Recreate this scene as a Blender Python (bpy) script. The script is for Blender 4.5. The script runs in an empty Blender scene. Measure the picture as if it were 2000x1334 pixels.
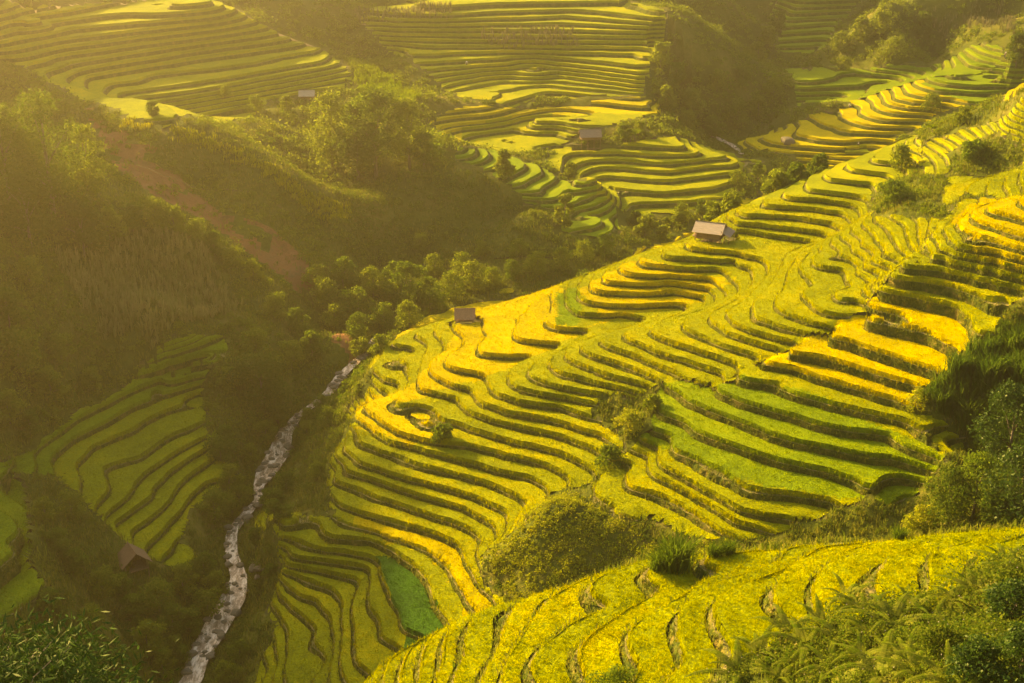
import bpy, math, random
import numpy as np
from mathutils import Vector, Matrix

# ------------------------------------------------------------------ camera
CAMZ = 120.0
FPX = 2747.0                      # focal length in photo pixels (photo 2000 wide)
PIT = math.radians(22.0)
scene = bpy.context.scene
cam_d = bpy.data.cameras.new("camera")
cam = bpy.data.objects.new("camera", cam_d)
scene.collection.objects.link(cam)
cam.location = (0, 0, CAMZ)
cam.rotation_euler = (math.radians(90) - PIT, 0, 0)
cam_d.sensor_width = 36.0
cam_d.lens = 36.0 * FPX / 2000.0
cam_d.clip_start = 0.5
cam_d.clip_end = 3000
scene.camera = cam
# ------------------------------------------------------------------ light
SUN_AZ = math.radians(-45.0)      # from +Y, negative = left
SUN_EL = math.radians(23.0)
world = bpy.data.worlds.new("World")
scene.world = world
world.use_nodes = True
wn = world.node_tree
bg = wn.nodes["Background"]
sky = wn.nodes.new("ShaderNodeTexSky")
sky.sky_type = 'NISHITA'
sky.sun_disc = False
sky.sun_elevation = SUN_EL
sky.sun_rotation = SUN_AZ
sky.dust_density = 3.0
wn.links.new(sky.outputs[0], bg.inputs[0])
bg.inputs[1].default_value = 0.11
sun_d = bpy.data.lights.new("sun", 'SUN')
sun_d.energy = 5.0
sun_d.angle = math.radians(0.6)
sun_d.color = (1.0, 0.77, 0.40)
sun = bpy.data.objects.new("sun", sun_d)
scene.collection.objects.link(sun)
sv = Vector((math.sin(SUN_AZ) * math.cos(SUN_EL), math.cos(SUN_AZ) * math.cos(SUN_EL), math.sin(SUN_EL)))
sun.rotation_euler = sv.to_track_quat('Z', 'Y').to_euler()
sun.location = (0, 0, 300)
vs_ = scene.view_settings
vs_.view_transform = 'Standard'
vs_.look = 'None'
vs_.gamma = 1.0
vs_.exposure = 1.66
vs_.use_white_balance = True
vs_.white_balance_temperature = 9000
vs_.white_balance_tint = 5
scene.cycles.use_denoising = True
scene.cycles.max_bounces = 6
scene.cycles.transparent_max_bounces = 8
scene.cycles.volume_bounces = 0
scene.cycles.diffuse_bounces = 3
scene.cycles.transmission_bounces = 4

HAZE_D = 0.00075
HAZE_G = 0.88
rng = np.random.default_rng(7)
random.seed(7)
# contour traces: (z, [u,v,...]) in photo pixels (2000x1334)
def zl(i): return 32.2+0.87*(i-1)
C=[]
def c(z,*p): C.append((z,list(p)))
# ---- middle hill, left part
c(zl(1),650,1012,700,1030,762,1055,825,1075,860,1100,880,1122,891,1148,910,1180,918,1197)
c(zl(2),662,990,712,1007,775,1025,825,1040,862,1055,890,1070,907,1098,937,1146,965,1178)
c(zl(3),650,937,682,955,740,975,800,997,850,1015,912,1037,932,1052,932,1080,940,1115,965,1142,985,1165)
c(zl(4),655,895,687,927,750,947,812,970,900,997,950,1020,970,1037,972,1052)
c(zl(5),700,907,750,925,812,942,875,960,925,975,970,995,990,1007,992,1022)
c(zl(6),712,872,775,895,837,915,900,932,962,950,1012,975,1027,992)
c(zl(7),692,812,710,830,760,867,820,880,850,888,912,905,962,920,1025,937,1057,952,1068,972)
c(zl(8),742,827,787,852,830,865,862,869,920,873,975,887,1050,907,1087,925,1107,950)
c(zl(9),817,795,850,815,880,830,950,852,1000,865,1050,877,1100,892,1137,912,1157,927)
c(zl(10),882,780,912,807,945,820,970,827,1037,842,1100,857,1150,875,1205,907)
c(zl(11),917,767,937,790,992,810,1037,817,1100,830,1150,847,1187,860)
c(zl(12),955,765,970,778,1000,785,1040,793,1077,798,1100,803,1150,816)
c(zl(13),990,750,1025,767,1062,775,1105,780,1150,790)
c(zl(14),1025,732,1050,750,1087,760,1107,764,1180,777)
c(zl(15),1067,712,1082,730,1120,742,1140,746,1200,760,1255,773)
c(zl(16),1102,695,1115,710,1162,730,1212,745,1265,758)
c(zl(17),1136,682,1150,697,1187,710,1237,725,1275,743)
c(zl(18),1176,667,1190,682,1237,700,1287,720,1325,738,1390,760)
c(zl(19),1221,655,1235,672,1275,690,1350,712,1412,735)
c(zl(20),1275,645,1287,665,1350,685,1412,707,1440,718)
c(zl(21),1330,635,1362,657,1412,680,1450,692,1480,706)
c(zl(22),1387,628,1425,657,1475,674,1525,688)
c(zl(23),1421,620,1432,635,1462,650,1512,665,1560,674)
c(zl(24),1472,612,1500,635,1537,647,1580,658,1610,658)
c(zl(25),1515,597,1530,615,1587,635,1612,639)
c(zl(26),1566,582,1600,608,1637,620,1672,624)
c(zl(27),1629,575,1650,592,1685,596)
# ---- bowl behind the crest
c(zl(23),1345,477,1355,490,1425,497,1475,507,1492,515)
c(zl(22),1297,497,1305,507,1375,510,1437,520,1457,525,1470,547)
c(zl(21),1250,518,1287,525,1350,530,1400,528,1425,527,1440,560)
c(zl(20),1212,532,1225,540,1275,543,1375,547,1400,560)
c(zl(19),1177,547,1187,557,1250,560,1307,557,1385,570)
c(zl(18),1152,565,1175,575,1250,580,1322,576,1370,585)
c(zl(17),1128,585,1160,597,1200,602,1250,603,1295,600)
c(zl(16),1105,585,1112,605,1132,618,1175,621,1215,618)
c(zl(15),1082,570,1070,637,1090,645,1135,650)
c(zl(14),1002,650,1005,662,1037,672,1095,676)
c(zl(13),936,680,950,695,1000,700,1032,702)
c(zl(12),875,707,877,720,912,730,947,740)
c(zl(11),842,715,852,740,887,760)
c(zl(12),895,625,892,650,907,667)
c(zl(11),857,635,855,662,870,682,862,697)
c(zl(10),822,647,825,670,833,685,815,747,822,765,840,770)
c(zl(9),765,672,812,690,800,720,798,735)
c(zl(8),722,725,750,747,775,752)
c(zl(7),712,795,755,782)
# above the hut
c(zl(24),1420,442,1430,450,1500,462,1560,470,1588,478)
c(zl(25),1425,430,1440,440,1500,445,1590,455,1618,468)
c(zl(26),1438,418,1470,425,1530,427,1600,437,1635,445)
c(zl(27),1485,402,1500,407,1570,412,1640,420,1665,440)
c(zl(28),1533,387,1550,392,1600,395,1650,402)
c(zl(29),1575,370,1590,377,1650,384)
c(zl(30),1610,345,1625,357,1700,362)
c(zl(31),1652,325,1670,338,1728,346)
c(zl(32),1700,312,1720,322,1757,328)
c(zl(33),1757,303,1780,310)
# ribs on crest 2
c(zl(28),1620,505,1646,495,1675,525,1695,560)
c(zl(30),1682,482,1700,512,1722,545)
c(zl(31),1710,467,1725,500,1745,530)
c(zl(32),1735,452,1750,482,1770,510)
c(zl(33),1761,440,1772,470,1790,500)
c(zl(34.5),1790,420,1802,452)
# ---- middle hill, right part
RL=dict(y3=50.0,y2=51.5,y1=53.2,yt=55.0,w1=57.0,w2=58.8,w3=60.2,w4=61.4,w5=62.4,w6=63.4,w7=64.4,w8=65.4,w9=66.4,
 r1=48.7,r2=47.4,r3=46.1,r4=44.8,r5=43.5,r6=42.3,r6b=41.3,r7=40.3,r8=39.3)
c(RL['y3'],1485,712,1545,722,1625,750,1700,772,1750,785,1775,795)
c(RL['y2'],1545,695,1600,700,1675,722,1725,737,1782,752)
c(RL['y1'],1620,659,1675,675,1750,700,1812,722,1835,730)
c(RL['yt'],1692,622,1750,637,1800,650,1837,667,1875,685)
c(RL['w1'],1722,570,1775,580,1825,592,1867,602,1895,625,1905,660)
c(RL['w2'],1755,548,1800,552,1850,562,1900,577,1937,597,1962,620)
c(RL['w3'],1790,515,1812,519,1850,532,1900,542,1937,550,1975,562,2010,580)
c(RL['w4'],1787,482,1795,502,1825,508,1875,519,1925,529,2000,547)
c(RL['w5'],1817,462,1827,489,1860,498,1900,508,1950,518,2000,530)
c(RL['w6'],1850,445,1855,470,1875,487,1925,499,2000,515)
c(RL['w7'],1880,455,1925,472,1962,482,2000,492)
c(RL['w8'],1900,433,1950,452,2000,467)
c(RL['w9'],1925,413,1960,425,2000,435)
c(RL['r1'],1440,742,1495,752,1550,775,1625,795,1700,810,1770,827,1825,865,1862,882)
c(RL['r2'],1400,765,1450,790,1512,807,1587,830,1650,842,1732,852,1760,872,1825,897)
c(RL['r3'],1320,768,1350,787,1425,820,1512,855,1600,875,1705,895,1745,898)
c(RL['r4'],1287,807,1332,825,1375,852,1437,877,1525,905,1600,920,1675,940,1707,955)
c(RL['r5'],1265,840,1307,852,1312,875,1337,892,1387,912,1450,942,1512,962,1575,975,1620,982)
c(RL['r6'],1285,887,1290,912,1337,940,1400,975,1437,997,1487,1010,1530,1015)
c(RL['r6b'],1267,895,1272,925,1300,942,1350,967,1400,1000,1440,1025,1500,1040)
c(RL['r7'],1217,932,1222,955,1287,975,1337,1000,1362,1022,1400,1040)
c(RL['r8'],1157,957,1165,980,1200,992,1212,1010)
# ---- lower terraces by the river
c(31.4,622,1025,630,1045,650,1055,725,1057,742,1065,765,1077,800,1100,827,1125,850,1175,875,1217)
c(30.2,500,1022,535,1047,575,1060,625,1075,675,1082,725,1095,740,1120,762,1170,787,1232,830,1250)
c(29.3,560,1077,570,1092,625,1100,687,1107,716,1112,722,1135,718,1175,732,1212,745,1250,770,1262)
c(28.4,562,1107,625,1117,675,1130,700,1147,684,1185,685,1225,690,1275,692,1295)
c(27.6,572,1125,625,1147,655,1165,668,1190,665,1230,662,1290)
c(26.8,557,1150,580,1167,615,1178,645,1220,652,1250,647,1307)
c(25.9,545,1160,570,1195,612,1230,612,1262,600,1300)
c(25,530,1180,560,1240,560,1290)
# ---- left bank terraces
c(35.3,268,715,320,700,380,680,440,655)
c(34.1,335,722,380,714,437,692)
c(32.2,100,860,150,820,240,775,330,735,390,722)
c(31.1,112,888,140,862,232,812,325,772,387,752)
c(29.9,160,952,150,912,185,875,262,840,325,807,387,787)
c(28.9,210,965,205,920,217,912,275,895,325,865,400,827)
c(28.0,257,960,287,925,337,892,400,860)
c(27.2,225,1027,295,975,300,957,332,925,382,892)
c(26.3,255,1045,327,987,350,952,375,930,412,905)
c(25.5,282,1080,317,1045,362,992,405,945,455,935)
c(24.6,322,1094,345,1065,385,1020)
c(23.8,362,1108,385,1091)
c(33.8,0,950,30,900); c(36.8,0,1060,30,1040); c(36.1,0,1130,45,1090); c(33.8,0,1220,80,1160)
# ---- far spur fan, S3
c(38,1210,300,1260,305,1330,305,1350,296)
c(37,1200,315,1300,323,1385,313,1400,302)
c(36,1200,330,1300,338,1400,328,1435,311)
c(35,1180,347,1300,357,1420,343,1455,325)
c(34,1180,372,1300,380,1400,370,1495,340)
c(32.8,1230,400,1350,397,1450,380)
c(31.5,1230,430,1330,420)
# below the far hut
c(40,1010,250,1060,245,1110,270,1175,277,1260,273,1350,283)
c(39,1020,290,1100,285,1180,283,1230,290)
c(43,1050,228,1110,232,1160,222,1240,218,1280,212)
c(42,940,240,1000,232,1030,222); c(41.6,1130,235,1180,232,1290,225)
c(41,870,268,900,255,960,248,1010,238)
# spur S2 glowing terraces (right of the dirt path)
c(44,880,312,915,312); c(43,905,325,940,318,955,300); c(42,925,340,960,335,985,312)
c(41,955,358,1000,345,1025,325); c(40,985,372,1030,360,1058,335); c(39,1010,385,1060,372,1090,352)
c(38,1040,405,1090,390,1130,362); c(37,1070,420,1110,410,1165,380); c(36,1090,430,1140,418,1190,392); c(35,940,435,1020,425,1100,432,1180,415)
# golden knoll H
c(47,1844,140,1860,150,1930,154,2000,150); c(45.8,1811,150,1842,164,1895,171,2000,168)
c(44.6,1783,161,1814,175,1877,185,1965,182); c(43.4,1765,171,1776,182,1825,194,1877,192)
c(42.2,1742,178,1751,196,1786,203); c(41,1723,189,1734,203,1790,213); c(39.8,1702,200,1713,213,1755,224,1804,224)
c(38.6,1678,210,1685,227,1737,238,1807,238); c(37.4,1650,217,1657,238,1695,248,1737,255)
c(36.2,1590,235,1620,250,1670,262); c(35,1560,250,1580,270,1640,282,1700,275,1760,272); c(33.8,1500,265,1520,285,1600,292,1700,290); c(32.6,1450,275,1480,292,1540,300)
# top-left long terraces
c(64,0,68,60,50,200,30,330,12); c(62,0,92,150,62,420,38); c(60,0,118,130,90,450,50); c(58,60,130,200,105,490,62)
c(56,120,135,300,105,530,77); c(54,170,152,300,130,580,90); c(52.5,220,172,330,150,500,128,620,103); c(51,250,190,400,170,640,128)
c(49.5,300,205,400,190,660,142); c(48,330,218,520,185,670,160)
# far slope terraces
c(60,1000,8,1200,5,1290,25); c(57,850,45,1100,38,1300,52); c(54,760,70,1000,72,1250,75); c(51,800,105,1000,100,1250,105)
c(48.5,830,140,950,130,1100,128,1250,145); c(46.5,860,165,950,150,1050,140,1240,165); c(45,880,185,960,170,1060,165,1240,180); c(44,1000,200,1080,182,1240,195)
# valley V
c(42,1510,95,1610,92); c(44.5,1520,68,1620,62); c(47,1530,40,1625,37); c(50,1550,15,1690,10)
c(38,1560,200,1650,195); c(39.3,1550,175,1700,168); c(40.5,1545,150,1650,143,1740,150); c(41.5,1800,125,1900,118)
# foreground hill
c(59.16,795,1280,786,1305,780,1333); c(60.14,829,1267,820,1297,818,1325); c(61.12,869,1242,861,1274,859,1305,850,1330)
c(62.24,930,1205,906,1242,906,1284,901,1297,890,1333); c(63.22,1010,1190,991,1216,982,1242,974,1271,960,1300,950,1333)
c(64.2,1120,1152,1076,1176,1044,1208,1023,1242,1000,1285,985,1333); c(65.18,1200,1190,1120,1225,1075,1262,1052,1298,1050,1333)
c(66.16,1300,1160,1220,1200,1165,1238,1148,1270,1143,1293,1148,1325); c(67.14,1420,1115,1330,1170,1255,1213,1238,1245,1243,1280,1263,1308)
c(68.12,1520,1105,1420,1140,1345,1180,1328,1210,1333,1250,1350,1288); c(69.1,1480,1140,1420,1160,1403,1183,1406,1220,1440,1260)
c(70.08,1700,1072,1600,1100,1536,1140,1519,1163,1533,1192,1560,1225); c(71.06,1700,1085,1622,1105,1600,1134,1588,1169,1590,1209)
c(72.04,1800,1075,1738,1094,1720,1134,1723,1169,1738,1186); c(73.02,1890,1070,1836,1088,1818,1123,1818,1157); c(74.0,2010,1055,1954,1071,1925,1094,1905,1123)
# spot heights (z,u,v)
P=[
(22.1,480,1150),(20.0,350,1334),(20.0,430,1334),(20.8,400,1220),(20.8,460,1225),(21.8,440,1100),(21.8,490,1110),(22.8,470,1010),(22.8,500,1000),
(23.8,500,930),(24.1,550,900),(25.7,545,850),(27.6,620,780),(27.9,650,765),(29.6,690,710),(30.3,700,700),
(28.3,600,870),(28.8,626,930),(26.5,555,960),(26,520,1000),(26,490,1045),(25.5,510,1075),(25.3,530,1110),(24.5,530,1140),(23.5,500,1200),(22.3,480,1260),(23.2,530,1310),(24,620,1325),(21.5,450,1320),
(30,640,860),(29.5,650,810),(31,720,730),(31.8,680,830),(32.3,645,885),(31.3,635,960),(30.8,590,1010),
(23.4,450,1020),(24.2,470,950),(25.4,480,880),(28.4,500,800),(30.7,520,740),(30.7,600,700),(29.2,640,660),(33.8,560,640),(36.1,450,640),(33.8,470,700),(29.2,440,800),(26.5,440,880),
(23.1,380,1120),(22.7,350,1200),(21.5,300,1334),(23.8,300,1150),(26.1,258,1112),(26.1,200,1200),(27.6,150,1290),(29.2,40,1300),(30.7,180,1030),(31.5,120,990),(33.8,60,1000),(34.5,20,850),(38.4,30,760),(38.4,100,720),
(36.8,200,690),(41.4,250,560),(39.9,330,600),(38.4,420,560),(46,250,480),(43.7,120,600),(48,50,550),(52,60,450),(46,330,470),(56,60,380),(58,0,350),(55,150,370),(50,250,400),(46,350,420),
(42.9,400,460),(39.9,480,500),(36.8,530,560),(33.8,600,570),(31.5,660,650),(42.9,500,440),(36.8,620,520),(38.4,600,480),(48,400,350),(52,300,310),(56,210,250),(38,640,450),(33,700,560),
(42,670,412),(44,610,370),(50,500,320),(53,420,285),(56,330,250),(58,200,200),(57,120,170),(56,0,150),(47,560,350),
(46,700,260),(44,600,260),(42,600,310),(40,620,350),(38.5,680,380),(42,740,340),(40,720,400),(48,470,235),(47,560,210),(46,690,190),(46,780,200),(43,820,250),(47,820,190),
(46,870,292),(38,700,430),(35,780,450),(33,700,500),(36,850,430),(35,760,540),(31.5,700,600),(31,760,620),(31,850,580),(31.2,950,555),(32.2,950,530),(34.5,950,470),(33,1050,510),(34,1150,470),(32,1100,530),(34,1200,450),
(38.5,950,385),(35.5,1000,415),(43,900,340),(39,880,400),(42,1150,330),(38,1100,325),(37,1120,350),
(54,700,30),(60,600,20),(52,640,100),(49,730,130),(47,800,165),(62,500,0),(66,400,0),(50,760,100),(58,650,0),(66,200,0),(68,60,20),(70,0,0),
(30,1430,270),(30.5,1450,262),(30,1400,292),(32,1500,240),(34,1350,270),(36,1400,220),(40,1300,230),(44,1300,180),(48,1400,120),(51,1300,110),(52,1400,60),(54,1340,30),(56,1400,10),(40,1500,160),(36,1540,200),(40,1490,120),(42,1500,60),(48,1480,10),
(34,1600,220),(42,1700,130),(47,1720,90),(52,1750,60),(57,1750,10),(44,1830,120),(48,1870,80),(54,1900,40),(58,1900,0),(46,1960,100),(54,1980,50),(59,2000,0),(49,1990,128),
(30.5,1540,330),(32.3,1640,310),(34,1740,300),(37.2,1760,255),(38,1800,260),(40.5,1850,230),(43,1900,210),(43,1950,225),(28,1550,350),(27,1480,390),
(62.0,1800,285),(64,1850,268),(66,1900,248),(69,1960,234),(71,2000,225),(62,1850,320),(64,1900,300),(65,1950,300),(66,2000,300),(61,1800,350),(62,1850,370),(64,1930,350),(66.5,2000,380),(60.5,1740,390),(57,1650,460),
(56,1960,660),(54.5,1940,700),(52.5,1900,760),(50,1850,805),(52,1980,780),(47,1900,860),(45,1870,920),(48,1960,860),(44,1800,960),(43,1750,1000),(47,1920,980),(46,1850,1020),(52,1990,950),(57,2000,640),(50,1990,1010),
(42.8,1620,1020),(41,1500,1060),(41.3,1600,1060),(39.5,1400,1070),(38,1300,1090),(39,1290,1040),(38,1200,1060),(41,1080,980),(39.5,1150,1020),(37,1100,1100),(36,1000,1100),(34.5,1000,1160),(36.5,960,1080),(36,1200,1110),
(57.76,745,1300),(58.6,790,1272),(61.12,880,1222),(62.94,960,1195),(63.92,1050,1168),(65.32,1150,1140),(66.16,1250,1115),(67.56,1400,1090),(68.68,1550,1078),(70.36,1700,1066),(71.9,1850,1057),(73.44,2000,1045),
(72.32,1600,1334),(68.12,1300,1334),(75.12,1700,1290),(74.0,1850,1250),(77.0,2000,1200),(80.0,2000,1290),(69.52,1500,1280),(72.32,1600,1230),(75.12,1750,1200),(76.52,1900,1150),(80.0,1900,1334),
]
# world anchors x,y,z
W=[(0,0,114),(-15,15,104),(15,15,106),(0,30,93),(20,35,90),(40,45,88),(60,50,90),(80,60,92),(-18,35,84),(-30,50,70),(5,45,78),(20,52,74),(-10,60,58),(-20,80,45),(-20,105,28),(-6,100,44),
(-40,120,20),(-60,120,25),(-90,100,45),(-60,80,40),(-60,50,60),(-120,60,90),(-130,130,90),(-120,180,94),(-114,220,76),(-110,262,58),(-108,290,57),(-114,320,58),(-128,252,92),(-140,280,102),(-155,312,108),(-170,270,114),(-95,190,76),(-90,155,62),(-160,220,115),(-200,150,120),(-200,280,110),(-150,290,80),(-250,350,120),(-200,420,100),(-150,440,90),(-260,480,140),  # includes the unseen left ridge, raised to throw shade over the valley
(90,90,88),(110,140,92),(75,130,76),(85,180,80),(120,200,86),(80,215,76),(100,240,74),(60,250,52),(80,280,42),(120,300,46),(130,360,62),(160,240,90),(180,150,120),(200,300,90),(30,255,31),(50,275,30.5),(15,240,31),(90,330,34),(0,238,30),
(70,300,30),(-38,140,20),
(0,430,66),(0,480,85),(-100,430,85),(-60,420,76),(60,430,62),(60,500,80),(100,470,62),(150,450,80),(0,600,130),(-150,600,150),(150,600,130),(300,500,150),(300,300,130),(-330,500,190),(-330,300,180),(-330,100,170),(300,100,150),(0,-40,125),(150,20,115),(-150,0,110),
(20,112,45),(45,112,48),(70,112,58),(-5,113,34),(8,112,40),(-14,122,28)]
# ------------------------------------------------------------------ materials
def new_mat(name):
    m = bpy.data.materials.new(name); m.use_nodes = True
    nt = m.node_tree; nt.nodes.clear()
    return m, nt, nt.nodes, nt.links
def noise_node(nt, scale, detail=3, rough=0.6, src=None):
    n = nt.nodes.new("ShaderNodeTexNoise"); n.inputs['Scale'].default_value = scale
    n.inputs['Detail'].default_value = detail; n.inputs['Roughness'].default_value = rough
    if src is None:
        g = nt.nodes.get("geo") or nt.nodes.new("ShaderNodeNewGeometry"); g.name = "geo"; src = g.outputs['Position']
    nt.links.new(src, n.inputs['Vector'])
    return n
def ramp(nt, fac, stops):
    r = nt.nodes.new("ShaderNodeValToRGB"); nt.links.new(fac, r.inputs[0])
    els = r.color_ramp.elements
    while len(els) < len(stops): els.new(0.5)
    for e, (p, c) in zip(els, stops): e.position = p; e.color = (*c, 1)
    return r
def mixc(nt, fac, a, b, mode='MIX'):
    m = nt.nodes.new("ShaderNodeMix"); m.data_type = 'RGBA'; m.blend_type = mode
    for s, v in ((m.inputs[0], fac), (m.inputs[6], a), (m.inputs[7], b)):
        if isinstance(v, (int, float)): s.default_value = v
        elif isinstance(v, tuple): s.default_value = (*v, 1)
        else: nt.links.new(v, s)
    return m.outputs[2]
def leaf_mat(name, c1, c2, c3=None, transl=0.5, big=0.07, rnd=0.6, gloss=0.0, crop=False):
    """foliage: per-leaf random tone + patches in the place itself"""
    m, nt, N, L = new_mat(name)
    out = N.new("ShaderNodeOutputMaterial")
    g = N.new("ShaderNodeNewGeometry"); g.name = "geo"
    nb = noise_node(nt, big, 4)
    fac = crop_fac(nt, nb) if crop else nb.outputs[0]
    r = ramp(nt, fac, [(0.36, c1), (0.64, c2)])
    col = mixc(nt, g.outputs['Random Per Island'], r.outputs[0], c3 if c3 else tuple(0.5 * x for x in c1))
    mm = N.new("ShaderNodeMix"); mm.data_type = 'RGBA'
    mm.inputs[0].default_value = rnd
    L.new(r.outputs[0], mm.inputs[6]); L.new(col, mm.inputs[7])
    d = N.new("ShaderNodeBsdfDiffuse"); t = N.new("ShaderNodeBsdfTranslucent")
    L.new(mm.outputs[2], d.inputs[0]); L.new(mm.outputs[2], t.inputs[0])
    mx = N.new("ShaderNodeMixShader"); mx.inputs[0].default_value = transl
    L.new(d.outputs[0], mx.inputs[1]); L.new(t.outputs[0], mx.inputs[2])
    last = mx
    if gloss:
        gl = N.new("ShaderNodeBsdfGlossy"); gl.inputs['Roughness'].default_value = 0.45
        gl.inputs[0].default_value = (0.9, 0.85, 0.6, 1)
        m2 = N.new("ShaderNodeMixShader"); m2.inputs[0].default_value = gloss
        L.new(mx.outputs[0], m2.inputs[1]); L.new(gl.outputs[0], m2.inputs[2]); last = m2
    L.new(last.outputs[0], out.inputs[0])
    return m
def crop_fac(nt, nb):
    """each terrace ripens on its own: tone varies mostly with height, a little along the field, with lodged spots"""
    mp = nt.nodes.new("ShaderNodeMapping"); mp.inputs['Scale'].default_value = (0.05, 0.05, 0.85)
    nt.links.new(nt.nodes["geo"].outputs['Position'], mp.inputs[0])
    a = noise_node(nt, 1.0, 1, 0.5, mp.outputs[0]); b = noise_node(nt, 0.55, 3, 0.7)
    m1 = nt.nodes.new("ShaderNodeMath"); m1.operation = 'ADD'; nt.links.new(a.outputs[0], m1.inputs[0]); nt.links.new(nb.outputs[0], m1.inputs[1])
    m2 = nt.nodes.new("ShaderNodeMath"); m2.operation = 'MULTIPLY_ADD'; nt.links.new(b.outputs[0], m2.inputs[0]); m2.inputs[1].default_value = 0.8; nt.links.new(m1.outputs[0], m2.inputs[2])
    m3 = nt.nodes.new("ShaderNodeMath"); m3.operation = 'MULTIPLY'; nt.links.new(m2.outputs[0], m3.inputs[0]); m3.inputs[1].default_value = 0.357
    return m3.outputs[0]
def ground_mat(name, cols, scale=0.4, fine=3.0, bump=0.4, rough=0.95, crop=False):
    m, nt, N, L = new_mat(name)
    out = N.new("ShaderNodeOutputMaterial")
    a = noise_node(nt, scale, 5, 0.65); b = noise_node(nt, fine, 4, 0.7)
    add = N.new("ShaderNodeMath"); add.operation = 'MULTIPLY_ADD'
    L.new(b.outputs[0], add.inputs[0]); add.inputs[1].default_value = 0.6
    sub = N.new("ShaderNodeMath"); sub.operation = 'SUBTRACT'; L.new(crop_fac(nt, a) if crop else a.outputs[0], sub.inputs[0]); sub.inputs[1].default_value = 0.3
    L.new(sub.outputs[0], add.inputs[2])
    n = len(cols)
    r = ramp(nt, add.outputs[0], [(0.3 + 0.4 * i / (n - 1), c) for i, c in enumerate(cols)])
    p = N.new("ShaderNodeBsdfPrincipled"); L.new(r.outputs[0], p.inputs['Base Color'])
    p.inputs['Roughness'].default_value = rough; p.inputs['Specular IOR Level'].default_value = 0.1
    bp = N.new("ShaderNodeBump"); bp.inputs['Strength'].default_value = bump; bp.inputs['Distance'].default_value = 0.3
    L.new(b.outputs[0], bp.inputs['Height']); L.new(bp.outputs[0], p.inputs['Normal'])
    L.new(p.outputs[0], out.inputs[0])
    return m
def plain_mat(name, c1, c2, scale=(4, 4, 4), rough=0.85, bump=0.3):
    m, nt, N, L = new_mat(name)
    out = N.new("ShaderNodeOutputMaterial")
    tc = N.new("ShaderNodeTexCoord"); mp = N.new("ShaderNodeMapping"); mp.inputs['Scale'].default_value = scale
    L.new(tc.outputs['Object'], mp.inputs[0])
    n = noise_node(nt, 1.0, 5, 0.7, mp.outputs[0])
    r = ramp(nt, n.outputs[0], [(0.3, c1), (0.7, c2)])
    p = N.new("ShaderNodeBsdfPrincipled"); L.new(r.outputs[0], p.inputs['Base Color']); p.inputs['Roughness'].default_value = rough
    bp = N.new("ShaderNodeBump"); bp.inputs['Strength'].default_value = bump; bp.inputs['Distance'].default_value = 0.05
    L.new(n.outputs[0], bp.inputs['Height']); L.new(bp.outputs[0], p.inputs['Normal'])
    L.new(p.outputs[0], out.inputs[0])
    return m

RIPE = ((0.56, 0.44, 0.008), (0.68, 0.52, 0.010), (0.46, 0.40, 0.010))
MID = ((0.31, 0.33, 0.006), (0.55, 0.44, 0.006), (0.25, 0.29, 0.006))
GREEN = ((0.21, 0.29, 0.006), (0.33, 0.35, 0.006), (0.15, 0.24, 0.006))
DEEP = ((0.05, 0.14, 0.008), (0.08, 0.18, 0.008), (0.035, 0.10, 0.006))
MAT = {}
for k, cs in (('ripe', RIPE), ('mid', MID), ('green', GREEN), ('deep', DEEP)):
    MAT['rice_' + k] = leaf_mat('rice_' + k, *cs, transl=0.5, big=0.09, rnd=0.6, crop=True)
    MAT['rice_top_' + k] = ground_mat('rice_top_' + k, [tuple(0.6 * x for x in cs[2]), cs[0], cs[1]], scale=0.12, fine=4.0, bump=1.0, crop=True)
MAT['soil'] = ground_mat('soil', [(0.06, 0.075, 0.02), (0.10, 0.10, 0.03), (0.17, 0.12, 0.04)], 0.3, 2.5, 0.8)
MAT['bund'] = ground_mat('bund', [(0.13, 0.14, 0.03), (0.26, 0.22, 0.07), (0.34, 0.25, 0.09)], 0.5, 4, 0.4)
MAT['riser'] = ground_mat('riser', [(0.03, 0.06, 0.008), (0.11, 0.13, 0.014), (0.27, 0.20, 0.045)], 0.8, 3.5, 1.0)
MAT['slope'] = ground_mat('slope', [(0.05, 0.065, 0.007), (0.10, 0.115, 0.010), (0.18, 0.15, 0.028)], 0.08, 1.2, 1.0)
MAT['earth'] = ground_mat('earth', [(0.13, 0.075, 0.025), (0.26, 0.115, 0.045), (0.16, 0.10, 0.04)], 0.2, 1.5, 0.8)
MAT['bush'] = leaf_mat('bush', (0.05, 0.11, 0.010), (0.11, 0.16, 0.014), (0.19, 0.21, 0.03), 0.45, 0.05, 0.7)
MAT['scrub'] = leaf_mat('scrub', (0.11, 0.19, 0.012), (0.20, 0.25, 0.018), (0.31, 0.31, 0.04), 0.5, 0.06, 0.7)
MAT['brush'] = leaf_mat('brush', (0.24, 0.32, 0.014), (0.36, 0.38, 0.02), (0.46, 0.38, 0.05), 0.4, 0.3, 0.7)
MAT['grass'] = leaf_mat('grass', (0.08, 0.15, 0.010), (0.19, 0.21, 0.016), (0.30, 0.25, 0.05), 0.45, 0.25, 0.7)
MAT['tallgrass'] = leaf_mat('tallgrass', (0.06, 0.13, 0.010), (0.11, 0.17, 0.012), (0.18, 0.23, 0.03), 0.5, 0.1, 0.6)
MAT['corn'] = leaf_mat('corn', (0.24, 0.20, 0.08), (0.42, 0.31, 0.17), (0.12, 0.16, 0.03), 0.3, 0.2, 0.9)
MAT['corn_green'] = leaf_mat('corn_green', (0.15, 0.20, 0.02), (0.34, 0.29, 0.08), (0.46, 0.34, 0.14), 0.35, 0.25, 0.6)
MAT['hillbush'] = leaf_mat('hillbush', (0.08, 0.155, 0.008), (0.17, 0.22, 0.012), (0.28, 0.29, 0.035), 0.45, 0.07, 0.7)
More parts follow.
